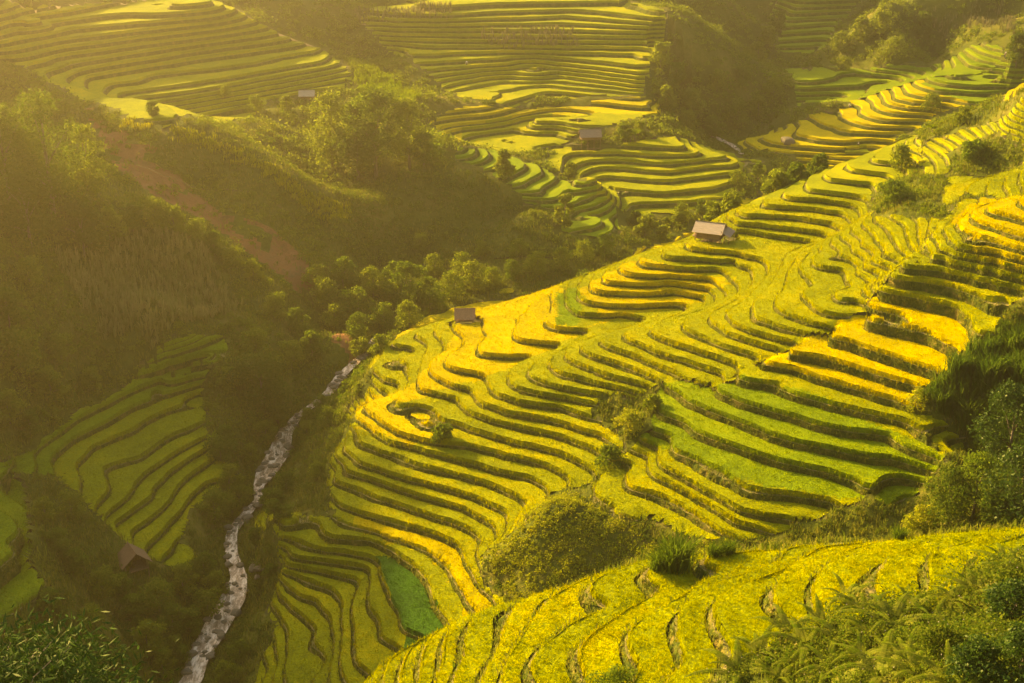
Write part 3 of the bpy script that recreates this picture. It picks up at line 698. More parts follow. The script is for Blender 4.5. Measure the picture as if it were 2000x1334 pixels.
def slice_region(T, ri):
    """T (n,3,6) triangles of one region"""
    nm, lv, cl, rh, pl = REG[ri]; lv = list(lv); st_ = np.median(np.diff(lv)); dmin = np.diff(lv).min()
    while lv[0] > T[:, :, 2].min() - .2: lv.insert(0, lv[0] - st_)
    while lv[-1] < T[:, :, 2].max() + .2: lv.append(lv[-1] + st_)
    lv = np.array(lv); a = .26; b = .17
    if nm == 'F': a = .42; b = .26
    if ri >= RIDX['G']: a = .7; b = .3
    g = np.minimum(np.maximum(T[:, :, 3], .06), .55 * dmin / (a + b + .25)); T = T.copy(); T[:, :, 3] = g
    # rest of the surface below the first and above the last level: plain
    lo = T[:, :, 2].min(1); hi = T[:, :, 2].max(1)
    for k in range(len(lv)):
        L = lv[k]; Lp = lv[k - 1] if k else L - (lv[1] - lv[0]); Ln = lv[k + 1] if k + 1 < len(lv) else L + (lv[-1] - lv[-2])
        s = (hi > L - 1.0) & (lo < Ln + .5)
        if not s.any(): continue
        S = T[s]; c3 = np.full(len(S), 3)
        H = lambda V: V[:, :, 2] - L
        G = lambda V: V[:, :, 3]
        # riser
        V, cn, _ = clip_half(S, c3, H(S) + a * G(S)); V, cn, _ = clip_half(V, cn, -(H(V)))
        if len(V):
            t = np.clip(1 + H(V) / (a * G(V) + 1e-9), 0, 1); z = Lp + (L - Lp) * t
            emit(POLYS['ground'], V, cn, blendz(V, z), np.full(len(V), 2))
        # bund
        V, cn, _ = clip_half(S, c3, H(S)); V, cn, _ = clip_half(V, cn, b * G(V) - H(V))
        if len(V): emit(POLYS['ground'], V, cn, blendz(V, np.full(V.shape[:2], L)), np.full(len(V), 1))
        # tread
        Hn = lambda V: V[:, :, 2] - Ln
        V, cn, _ = clip_half(S, c3, H(S) - b * G(S)); V, cn, _ = clip_half(V, cn, -(Hn(V) + a * G(V)))
        if len(V):
            emit(POLYS['ground'], V, cn, blendz(V, np.full(V.shape[:2], L)), np.full(len(V), 0))
            # rice: front skirt and top
            V2, c2, _ = clip_half(V, cn, V[:, :, 4] - .28)
            if len(V2):
                e = .10
                V3, c3_, _ = clip_half(V2, c2, H(V2) - (b + .02) * G(V2)); V3, c3_, _ = clip_half(V3, c3_, (b + .02 + e) * G(V3) - H(V3))
                if len(V3):
                    t = np.clip((H(V3) / (G(V3) + 1e-9) - b - .02) / e, 0, 1)
                    emit(POLYS['rice'], V3, c3_, blendz(V3, L + rh * t), rcls(V3, c3_, ri, L) + 10)
                V3, c3_, _ = clip_half(V2, c2, H(V2) - (b + .02 + e) * G(V2))
                if len(V3): emit(POLYS['rice'], V3, c3_, blendz(V3, L + rh + .10 * V3[:, :, 5]), rcls(V3, c3_, ri, L))
def rcls(V, cn, ri, L):
    x = V[:, :3, 0].mean(1); y = V[:, :3, 1].mean(1)
    return rice_class(np.full(len(V), ri), np.full(len(V), L), x, y)
def blendz(V, z):
    w = V[:, :, 4]; return z * w + (V[:, :, 2] + V[:, :, 5] * .35) * (1 - w)
def grid_tris(xs, ys, keep=None):
    X, Y = np.meshgrid(xs, ys)
    j = vnoise(X, Y, .1, 5) * (xs[1] - xs[0]) * .18; k = vnoise(X, Y, .1, 6) * (xs[1] - xs[0]) * .18
    j[:, [0, -1]] = 0; j[[0, -1]] = 0; k[:, [0, -1]] = 0; k[[0, -1]] = 0
    X = X + j; Y = Y + k
    H = Hs(X, Y) + .11 * vnoise(X, Y, 6., 1) + .07 * vnoise(X, Y, 2.6, 2)
    g = cubic(SG, XR[0], YR[0], 1., X, Y); w = np.clip(cubic(WGRID, XR[0], YR[0], 1., X, Y), 0, 1)
    w[w < .02] = 0
    rdist = cubic(RD, XR[0], YR[0], 1., X, Y)
    n = (vnoise(X, Y, 3.1, 8) + .6 * vnoise(X, Y, 1.4, 9)) * np.clip(rdist / 3, 0, 1)
    Fd = np.stack([X, Y, H, g, w, n], -1)
    a = Fd[:-1, :-1]; b = Fd[:-1, 1:]; c_ = Fd[1:, 1:]; d = Fd[1:, :-1]
    T = np.concatenate([np.stack([a, b, c_], 2).reshape(-1, 3, 6), np.stack([a, c_, d], 2).reshape(-1, 3, 6)])
    cx = T[:, :, 0].mean(1); cy = T[:, :, 1].mean(1)
    if keep is not None: T = T[keep(cx, cy)]
    return T
def terrace(T):
    cx = T[:, :, 0].mean(1); cy = T[:, :, 1].mean(1)
    reg = RGRID[np.clip(np.round(cy - YR[0]).astype(int), 0, RGRID.shape[0] - 1), np.clip(np.round(cx - XR[0]).astype(int), 0, RGRID.shape[1] - 1)]
    w0 = T[:, :, 4].max(1) <= 0
    reg = np.where(w0, -1, reg)
    raw = reg < 0
    R_ = T[raw]
    POLYS['ground'].append((np.concatenate([R_[:, :, :2], (R_[:, :, 2] * (1) + R_[:, :, 5] * .35)[:, :, None]], 2), np.full(len(R_), 3), np.full(len(R_), 3), R_[:, :, 4]))
    for ri in range(len(REG)):
        s = reg == ri
        if s.any(): slice_region(T[s], ri)
NX0, NX1, NY0, NY1 = -80., 104., 44., 258.
near = lambda x, y: (x > NX0) & (x < NX1) & (y > NY0) & (y < NY1)
terrace(grid_tris(np.arange(NX0, NX1 + .01, .8), np.arange(NY0, NY1 + .01, .8125)))
terrace(grid_tris(np.arange(-168, 168.1, 2.0), np.arange(258, 470.1, 2.0)))
terrace(grid_tris(np.arange(-168, 168.1, 4.), np.arange(470, 638.1, 4.)))
terrace(grid_tris(np.arange(-168, -79.9, 2.0), np.arange(44, 258.1, 2.0)))
terrace(grid_tris(np.arange(104, 168.1, 2.0), np.arange(44, 258.1, 2.0)))
terrace(grid_tris(np.arange(-168, 168.1, 4.0), np.arange(-58, 44.1, 4.0)))
terrace(grid_tris(np.arange(-298, -167.9, 5.0), np.arange(-58, 638.1, 5.0)))
terrace(grid_tris(np.arange(168, 298.1, 5.0), np.arange(-58, 638.1, 5.0)))

def pack(lst, sel=None):
    """list of (V,cnt,key,w) -> verts, loops, nsides, keys (welded)"""
    VV = []; LL = []; NS = []; KK = []; off = 0
    for V, cn, key, w in lst:
        m = np.ones(len(V), bool) if sel is None else sel(V, cn, key)
        V = V[m]; cn = cn[m]; key = key[m]
        if not len(V): continue
        msk = np.arange(V.shape[1])[None, :] < cn[:, None]
        VV.append(V[msk]); NS.append(cn); KK.append(key)
    if not VV: return None
    V = np.concatenate(VV); NS = np.concatenate(NS); KK = np.concatenate(KK)
    q = np.round(V * 500).astype(np.int64)
    h = (q[:, 0] + 1000000) * 73856093 ^ (q[:, 1] + 1000000) * 19349663 ^ (q[:, 2] + 1000000) * 83492791
    _, first, inv = np.unique(h, return_index=True, return_inverse=True)
    return V[first], inv.ravel(), NS, KK
def clean(V, L, NS, K):
    """drop polygons with repeated vertices"""
    st = np.cumsum(NS) - NS; ok = np.ones(len(NS), bool); mx = NS.max()
    keepL = np.ones(len(L), bool)
    nxt = np.arange(len(L)) + 1; last = st + NS - 1; nxt[last] = st
    dup = L == L[nxt]
    pid = np.repeat(np.arange(len(NS)), NS)
    keepL &= ~dup
    NS2 = np.bincount(pid[keepL], minlength=len(NS)); ok = NS2 >= 3
    keepL &= ok[pid]
    return V, L[keepL], NS2[ok], K[ok]
# which hillside a polygon belongs to
def side(V, cn, key=None):
    x = V[:, :3, 0].mean(1); y = V[:, :3, 1].mean(1)
    s = np.full(len(V), 3)
    # river line x at given y
    o = np.argsort(rpd[:200, 1]); rx = np.interp(y, rpd[:200, 1][o], rpd[:200, 0][o])
    s[(y < 243) & (x < rx)] = 2
    s[(y < 243) & (x >= rx)] = 1
    s[(y >= 243) & (x < -60) & (y < 290)] = 2
    s[(x > -2) & (x < 62) & (y > 240) & (y < 256)] = 1
    s[(x >= 62) & (y < 285)] = 1
    fl = np.interp(x, [-60, -20, 0, 40, 90, 300], [85, 96, 101, 104, 104, 104])
    s[y < fl] = 0
    return s
NAMES = ['foreground_hillside', 'middle_hillside', 'left_hillside', 'far_hillsides']
gm = [MAT['soil'], MAT['bund'], MAT['riser'], MAT['slope'], MAT['earth']]
SCAR = polyxy([(150,215),(200,250),(290,300),(350,350),(400,395),(440,425),(520,440),(590,500),(615,560),(575,568),(520,520),(450,470),(400,430),(300,385),(225,335),(190,275)])
SCAR2 = polyxy([(640,640),(690,655),(700,690),(690,715),(650,700)])
PATH1 = polyxy([(855,285),(900,298),(1000,350),(1060,392),(1160,430),(1180,450),(1150,440),(1050,403),(990,365),(930,335),(880,312)])
for i, nm in enumerate(NAMES):
    pk = pack(POLYS['ground'], lambda V, cn, key: side(V, cn) == i)
    V, L, NS, K = clean(*pk)
    st = np.cumsum(NS) - NS
    cx = V[L[st], 0]; cy = V[L[st], 1]
    e = (inpoly(cx, cy, SCAR) | inpoly(cx, cy, SCAR2) | inpoly(cx, cy, PATH1)) & (K == 3) & (vnoise(cx, cy, 4., 31) + .6 * vnoise(cx, cy, 1.7, 32) > -.55)
    K = np.where(e, 4, K)
    tag(mesh_np(nm, V, L, gm, smooth=True, nsides=NS, matidx=K, sharp=30), kind='structure')
CLS = ['ripe', 'mid', 'green', 'deep']
# ------------------------------------------------------------------ rice crops
def tri_sample(lst, sel, dens):
    """random points on the polygons of lst; dens(x,y,z)->points per m2; returns P (n,3)"""
    out = []; K = []
    for V, cn, key, w in lst:
        m = sel(V, cn, key, w)
        V = V[m]; cn = cn[m]; kk = key[m]
        for j in range(1, V.shape[1] - 1 if len(V) else 1):
            s = cn > j + 1; a = V[s, 0]; b = V[s, j]; c_ = V[s, j + 1]; ks = kk[s]
            if not len(a): continue
            ar = .5 * np.linalg.norm(np.cross(b - a, c_ - a), axis=1); ce = (a + b + c_) / 3
            u, v, fw = proj(ce[:, 0], ce[:, 1], ce[:, 2])
            vis = ((u > -60) & (u < 2060) & (v > -60) & (v < 1420) & (fw > 5)) + .35 * ((u > -450) & (u < 2500) & (v > -200) & (v < 1900) & (fw > 5) & ~((u > -60) & (u < 2060) & (v > -60) & (v < 1420)))
            n = rng.poisson(ar * dens(ce[:, 0], ce[:, 1], ce[:, 2]) * vis)
            i = np.repeat(np.arange(len(a)), n); r1 = np.sqrt(rng.random(len(i)))[:, None]; r2 = rng.random(len(i))[:, None]
            out.append(a[i] * (1 - r1) + b[i] * r1 * (1 - r2) + c_[i] * r1 * r2); K.append(ks[i])
    if not out: return np.zeros((0, 3)), np.zeros(0, int)
    return np.concatenate(out), np.concatenate(K)
def blades(Pt, h, wd, nb=5, spread=.12, lean=.45, base=0.0):
    """each point: nb bent blades (a quad and a tip triangle)"""
    n = len(Pt) * nb; B = np.repeat(Pt, nb, 0) + np.c_[rng.normal(0, spread, n), rng.normal(0, spread, n), np.zeros(n)]
    B[:, 2] += base
    hh = h * rng.uniform(.65, 1.15, n); a = rng.uniform(0, 2 * math.pi, n); ln = hh * lean * rng.uniform(.2, 1.2, n)
    D = np.c_[np.cos(a), np.sin(a), np.zeros(n)]; S = np.c_[-np.sin(a), np.cos(a), np.zeros(n)] * (wd * rng.uniform(.7, 1.3, n) / 2)[:, None]
    M = B + D * (ln * .35)[:, None]; M[:, 2] += hh * .7
    T_ = B + D * ln[:, None]; T_[:, 2] += hh * rng.uniform(.85, 1.05, n)
    V = np.stack([B - S, B + S, M + S * 1.1, M - S * 1.1, T_], 1).reshape(-1, 3)
    o = np.arange(n)[:, None] * 5
    L = np.concatenate([o + [0, 1, 2, 3], o + [3, 2, 4]], 1).ravel(); ns = np.tile([4, 3], n)
    return V, L, ns
def merge(parts):
    V = []; L = []; N_ = []; off = 0
    for v, l, n in parts:
        V.append(v); L.append(l + off); N_.append(n); off += len(v)
    return np.concatenate(V), np.concatenate(L), np.concatenate(N_)
def dens_rice(x, y, z):
    d = np.sqrt(x * x + y * y + (z - CAMZ) ** 2)
    return np.where(d < 120, 17, np.where(d < 235, 8.5, 0.0)) * RICE_K
RICE_K = 1.0
LBL = {
 (0, 'ripe'): 'ripe yellow rice on the near slope', (1, 'ripe'): 'ripe golden yellow rice glowing on the middle hill', (1, 'mid'): 'yellow green rice filling most terraces of the middle hill',
 (1, 'green'): 'fresh green rice on the wide terraces below the golden strips', (1, 'deep'): 'deep green rice field shaped like a leaf beside the golden terraces',
 (0, 'mid'): 'dense yellow green rice on the foreground slope', (2, 'mid'): 'shaded olive rice on the terraces left of the stream', (2, 'green'): 'shaded green rice on the left bank terraces by the edge',
 (3, 'ripe'): 'ripe rice on the far golden terraces', (3, 'mid'): 'hazy yellow green rice on the long far terraces along the top', (3, 'green'): 'green rice on the far terraces across the valley'}
for si in range(4):
    for ci, cn_ in enumerate(CLS):
        pk = pack(POLYS['rice'], lambda V, cn, key: (side(V, cn) == si) & (key % 10 == ci))
        if pk is None: continue
        V, L, NS, K = clean(*pk)
        if len(NS) < 30: continue
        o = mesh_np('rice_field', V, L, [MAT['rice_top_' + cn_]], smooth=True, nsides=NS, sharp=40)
        tag(o, LBL.get((si, cn_), cn_ + ' rice on the terraces'), 'rice', kind='stuff')
        # plants: on the field tops, plus a denser row along the open front edge
        top = lambda V, cn, key, w: (side(V, cn) == si) & (key == ci)
        frt = lambda V, cn, key, w: (side(V, cn) == si) & (key == ci + 10)
        Pt, _ = tri_sample(POLYS['rice'], top, dens_rice)
        Pf, _ = tri_sample(POLYS['rice'], frt, lambda x, y, z: dens_rice(x, y, z) * 1.2)
        Pt[:, 2] -= .30
        if len(Pf): Pf[:, 2] = Pf[:, 2] - .25
        Pt = np.concatenate([Pt, Pf])
        if len(Pt) > 50:
            nearp = Pt[:, 1] < 104
            parts = []
            if nearp.any(): parts.append(blades(Pt[nearp], .50, .030, 7, .10))
            if (~nearp).any(): parts.append(blades(Pt[~nearp], .50, .055, 4, .14))
            V, L, NS = merge(parts)
            oo = mesh_np('rice_plants', V, L, [MAT['rice_' + cn_]], nsides=NS)
            tag(oo, LBL.get((si, cn_), cn_ + ' rice').replace('rice', 'rice plants and ears', 1), 'rice plants', kind='stuff')
# ------------------------------------------------------------------ stream
def ribbon(path, zoff, sc=1.0):
    V = []; n = len(path)
    for i, (x, y, z, w) in enumerate(path):
        a = path[max(i - 1, 0)]; b = path[min(i + 1, n - 1)]; d = np.array([b[0] - a[0], b[1] - a[1]]); d /= np.hypot(*d) + 1e-9
        for k in range(9):
            t = (k / 4 - 1) * w * sc; V.append((x + d[1] * t, y - d[0] * t, z + zoff + .06 * math.sin(i * 2.1 + k * 1.7)))
    F = [(i * 9 + k, i * 9 + k + 1, (i + 1) * 9 + k + 1, (i + 1) * 9 + k) for i in range(n - 1) for k in range(8)]
    return V, F
iw = int(np.argmax((rpd[:, 3] < .75) & (rpd[:, 1] > 225))); jw = int(np.argmax(rpd[:, 1] > 342))
for seg in (rpd[:iw], rpd[jw:]):
    V, F = ribbon(seg, .12, 1.15)
    tag(mesh_np('stream_water', V, F, MAT['water'], smooth=True), kind='structure')

# ------------------------------------------------------------------ undergrowth
def clumps(Pt, R, nl, ls, flat=.8, sink=.15):
    """leaf clumps: nl leaves on an uneven shell of radius R around each point"""
    n = len(Pt); N_ = n * nl; C0 = np.repeat(Pt, nl, 0); RR = np.repeat(R, nl)
    D = rng.normal(size=(N_, 3)); D[:, 2] = np.abs(D[:, 2]) + .05; D /= np.linalg.norm(D, axis=1)[:, None]
    lob = 1 + .35 * np.sin(D[:, 0] * 5 + C0[:, 0] * 3) * np.cos(D[:, 1] * 4 + C0[:, 1] * 2)
    rr = RR * lob * rng.uniform(.55, 1.05, N_)
    Q = C0 + D * rr[:, None] * [1, 1, flat]; Q[:, 2] -= np.repeat(R, nl) * sink
    return leaf_quads(Q, D, ls * rng.uniform(.6, 1.3, N_))
def leaf_quads(Q, D, s, asp=.6, droop=.5):
    n = len(Q); Nn = D + rng.normal(0, .6, (n, 3)); Nn /= np.linalg.norm(Nn, axis=1)[:, None]
    A = rng.normal(size=(n, 3)); A[:, 2] -= droop; A -= (A * Nn).sum(1)[:, None] * Nn; A /= np.linalg.norm(A, axis=1)[:, None]
    B = np.cross(Nn, A); s = np.asarray(s)[:, None]
    V = np.stack([Q - A * s * .5, Q + B * s * asp * .5, Q + A * s * .5, Q - B * s * asp * .5], 1).reshape(-1, 3)
    return V, np.arange(n * 4), np.full(n, 4)
def zone(poly): return polyxy(poly)
Z_CORN = [zone([(100,500),(250,455),(400,490),(480,600),(300,690),(190,650)]), zone([(690,18),(880,12),(885,45),(700,45)]), zone([(940,60),(1120,55),(1130,92),(950,92)])]
Z_BRUSH = zone([(935,1090),(960,1050),(1030,1005),(1080,965),(1160,985),(1215,1020),(1290,1060),(1400,1070),(1400,1085),(1000,1170)])
Z_TALL = zone([(1850,690),(1920,660),(2060,620),(2060,900),(1960,830),(1880,840),(1800,790)])
Z_MAIZE2 = zone([(1800,20),(1960,10),(1990,80),(1840,90)])
Z_S1 = zone([(225,225),(330,240),(360,252),(450,289),(560,345),(685,405),(668,422),(560,378),(440,309),(335,268),(240,250)])
Z_GRN = zone([(690,120),(760,150),(830,190),(790,215),(700,170)])
Z_NEARX = polyxy([(1380,1345),(1450,1290),(1560,1230),(1640,1185),(1740,1185),(1850,1160),(1930,1120),(2060,1090),(2060,1400),(1360,1400)])
sel3 = lambda V, cn, key, w: (key == 3) & (w[:, :3].max(1) < .3)
def dist(x, y, z): return np.sqrt(x * x + y * y + (z - CAMZ) ** 2)
def inz(P_, z): return inpoly(P_[:, 0], P_[:, 1], z)
def keepout(P_):
    m = np.ones(len(P_), bool)
    for z in (SCAR, SCAR2, PATH1): m &= ~(inz(P_, z) & (rng.random(len(P_)) > .22))
    i = np.clip((P_[:, 0] - XR[0]).round().astype(int), 0, RD.shape[1] - 1); j = np.clip((P_[:, 1] - YR[0]).round().astype(int), 0, RD.shape[0] - 1)
    return m & ((RD[j, i] > .4) | ((P_[:, 1] > 240) & (P_[:, 1] < 342)))
# generic bushes
Pu, _ = tri_sample(POLYS['ground'], sel3, lambda x, y, z: np.interp(dist(x, y, z), [40, 100, 150, 250, 330, 480, 700], [.0, .5, .55, .42, .22, .12, .03]) * (.35 + 1.1 * (vnoise(x, y, 14., 4) * .5 + .5)))
Pu = Pu[keepout(Pu)]
d_ = dist(Pu[:, 0], Pu[:, 1], Pu[:, 2])
cz = np.zeros(len(Pu), bool)
for z in Z_CORN + [Z_MAIZE2, Z_GRN, Z_TALL, Z_S1]: cz |= inz(Pu, z)
br = inz(Pu, Z_BRUSH)
isF = side(Pu[:, None, :].repeat(3, 1), None) == 0
Pb = Pu[~cz & ~br & ~isF]; db = dist(Pb[:, 0], Pb[:, 1], Pb[:, 2])
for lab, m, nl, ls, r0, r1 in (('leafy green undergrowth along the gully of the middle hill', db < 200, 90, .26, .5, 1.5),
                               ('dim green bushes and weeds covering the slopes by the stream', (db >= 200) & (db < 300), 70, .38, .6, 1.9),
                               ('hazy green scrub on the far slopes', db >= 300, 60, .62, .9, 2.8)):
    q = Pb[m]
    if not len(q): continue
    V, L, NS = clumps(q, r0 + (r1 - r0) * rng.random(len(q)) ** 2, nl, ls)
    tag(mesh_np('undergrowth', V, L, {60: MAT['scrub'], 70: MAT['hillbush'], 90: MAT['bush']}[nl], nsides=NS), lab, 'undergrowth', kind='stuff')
# dry brush on the knoll between the hills
Pk, _ = tri_sample(POLYS['ground'], sel3, lambda x, y, z: np.where(inpoly(x, y, Z_BRUSH), 3.2, 0))
V, L, NS = clumps(Pk, .25 + .75 * rng.random(len(Pk)) ** 3, 60, .22, .9)
tag(mesh_np('brush', V, L, MAT['brush'], nsides=NS), 'dry olive and rust brush on the knoll below the terraces', 'brush', kind='stuff')
# grass everywhere on open ground, finer near
Pg, _ = tri_sample(POLYS['ground'], sel3, lambda x, y, z: np.interp(dist(x, y, z), [40, 80, 150, 250, 320, 400], [5., 5., 3.2, 1.6, .9, 0.]))
Pg = Pg[keepout(Pg) & ~inz(Pg, Z_NEARX) & ~inz(Pg, Z_BRUSH)]
Ps_, _ = tri_sample(POLYS['ground'], lambda V, cn, key, w: (key != 3) & (w[:, :3].max(1) < .4), lambda x, y, z: np.where(dist(x, y, z) < 260, 4., 0.))
Pg = np.concatenate([Pg, Ps_])
V, L, NS = blades(Pg, .75, .09, 4, .25, .6)
tag(mesh_np('wild_grass', V, L, MAT['grass'], nsides=NS), 'wild grass on the open slopes', 'grass', kind='stuff')
# grass growing on the terrace walls and banks
Pr, _ = tri_sample(POLYS['ground'], lambda V, cn, key, w: ((key == 2) | (key == 1)) & (w[:, :3].max(1) > .3), lambda x, y, z: np.interp(dist(x, y, z), [60, 110, 180, 240, 260], [7., 7., 6.0, 3.0, 0.]))
V, L, NS = blades(Pr, .38, .08, 3, .16, .9)
tag(mesh_np('wall_grass', V, L, MAT['grass'], nsides=NS), 'short grass and weeds on the terrace walls', 'grass', kind='stuff')
# tall grass in the gully at the right edge, the light green strip far left
Pt_, _ = tri_sample(POLYS['ground'], sel3, lambda x, y, z: np.where(inpoly(x, y, Z_TALL), 1.6, 0))
V, L, NS = blades(Pt_, 2.0, .10, 16, .35, .55)
tag(mesh_np('tall_grass', V, L, MAT['tallgrass'], nsides=NS), 'tall dark green grass in the gully at the right edge', 'grass', kind='stuff')
Pt_, _ = tri_sample(POLYS['ground'], sel3, lambda x, y, z: np.where(inpoly(x, y, Z_GRN), 2.0, 0))
if len(Pt_):
    V, L, NS = blades(Pt_, 1.3, .16, 6, .4, .4)
    tag(mesh_np('reed_strip', V, L, MAT['rice_green'], nsides=NS), 'pale green strip of reeds on the hazy far ridge', 'reeds', kind='stuff')
# dry corn
Pt_, _ = tri_sample(POLYS['ground'], sel3, lambda x, y, z: np.where(inpoly(x, y, Z_S1), 5.0, 0))
if len(Pt_):
    V, L, NS = blades(Pt_, .8, .14, 4, .25, .35)
    tag(mesh_np('rice_strip', V, L, MAT['rice_mid'], nsides=NS), 'long bright strip of rice running down the diagonal ridge at upper left', 'rice', kind='stuff')
for i, (z, lab, dn) in enumerate(((Z_CORN[0], 'dry tan corn stalks on the shaded left slope', 1.8), (Z_CORN[1], 'pinkish dry corn field at the top of the far slope', 1.0), (Z_CORN[2], 'pinkish dry corn patch between the far terraces', 1.0), (Z_MAIZE2, 'brown dry field on the dark hill at the upper right', .8))):
    Pc, _ = tri_sample(POLYS['ground'], lambda V, cn, key, w: key <= 3, lambda x, y, zz: np.where(inpoly(x, y, z), dn, 0))
    if not len(Pc): continue
    V, L, NS = blades(Pc, 1.9, .13, 3, .10, .10)
    V2, L2, N2 = blades(Pc, 1.3, .14, 4, .12, .8)
    V, L, NS = merge([(V, L, NS), (V2, L2, N2)])
    tag(mesh_np('corn_stalks', V, L, MAT['corn_green'] if i == 0 else MAT['corn'], nsides=NS), lab, 'dry corn', kind='stuff')

# ------------------------------------------------------------------ trees
def crown(h, w, nlobe, nleaf, ls, seed, lowest=.25, asp=.6, droop=.5):
    """crown mesh data for a tree of height h, crown width w"""
    r = np.random.default_rng(seed); V = []; 
    cs = []
    for i in range(nlobe):
        t = (i + .5) / nlobe; zz = h * (lowest + (1 - lowest) * t); prof = math.sin(math.pi * min(1, .18 + .80 * t)) ** .6
        a = i * 2.4 + r.uniform(-.5, .5); rad = w * .5 * prof * r.uniform(.35, .85)
        s = w * r.uniform(.16, .30) * (1.15 - .4 * t)
        cs.append((math.cos(a) * rad, math.sin(a) * rad, min(zz, h - s * .8), s))
    cs.append((0, 0, h - w * .2, w * .22))
    Q = []; D = []
    for cx, cy, cz, s in cs:
        n = int(nleaf * (s * s) / sum(q[3] ** 2 for q in cs))
        d = r.normal(size=(n, 3)); d[:, 2] += .25; d /= np.linalg.norm(d, axis=1)[:, None]
        rr = s * r.uniform(.55, 1.08, n) * (1 + .3 * np.sin(d[:, 0] * 6 + seed) * np.cos(d[:, 2] * 5))
        Q.append(np.c_[cx, cy, cz] + d * rr[:, None] * [1, 1, .8]); D.append(d)
    return np.concatenate(Q), np.concatenate(D), cs
def make_tree(name, loc, h, w, mat, seed, nlobe=12, nleaf=2600, ls=.34, trunk=True, lowest=.25, asp=.6, lean=0.0, droop=.5):
    root = empty(name, loc, (seed * 1.7) % 6.28)
    Q, D, cs = crown(h, w, nlobe, nleaf, ls, seed, lowest, asp)
    V, L, NS = leaf_quads(Q, D, ls * rng.uniform(.6, 1.3, len(Q)), asp, droop)
    mesh_np('crown', V, L, mat, root, nsides=NS)
    mb = MB(); r0 = max(.05, h * .018); r_ = random.Random(seed)
    top = h * (.5 if trunk else .4); pts = [(0, 0, -.5), (lean * .3, 0, top * .35), (lean * .7 + r_.uniform(-.2, .2), r_.uniform(-.2, .2), top * .7), (lean, 0, top)]
    mb.tube(pts, [r0 * 1.3, r0, r0 * .8, r0 * .55])
    for cx, cy, cz, s in cs[::2]:
        z0 = min(top * .95, cz * .6); f = z0 / top
        mb.tube([(lean * f, 0, z0), (cx * .5 + lean * .5, cy * .5, (z0 + cz) / 2 + .2), (cx, cy, cz)], [r0 * .45, r0 * .3, r0 * .12], 5)
    mb.build('trunk', MAT['bark'], root, True)
    return root
def fit_tree(u, vb, vt, push):
    """stand where photo pixel (u,vb) meets the ground, tall enough for its top to reach pixel row vt"""
    x, y, z = on_ground(u, vb, push); z = ground_z(x, y); r = math.hypot(x, y)
    d = ray(u, vt); t = r / math.hypot(d[0], d[1]); zt = CAMZ + d[2] * t
    return (x, y, z - .1), max(1.0, float(zt - z))
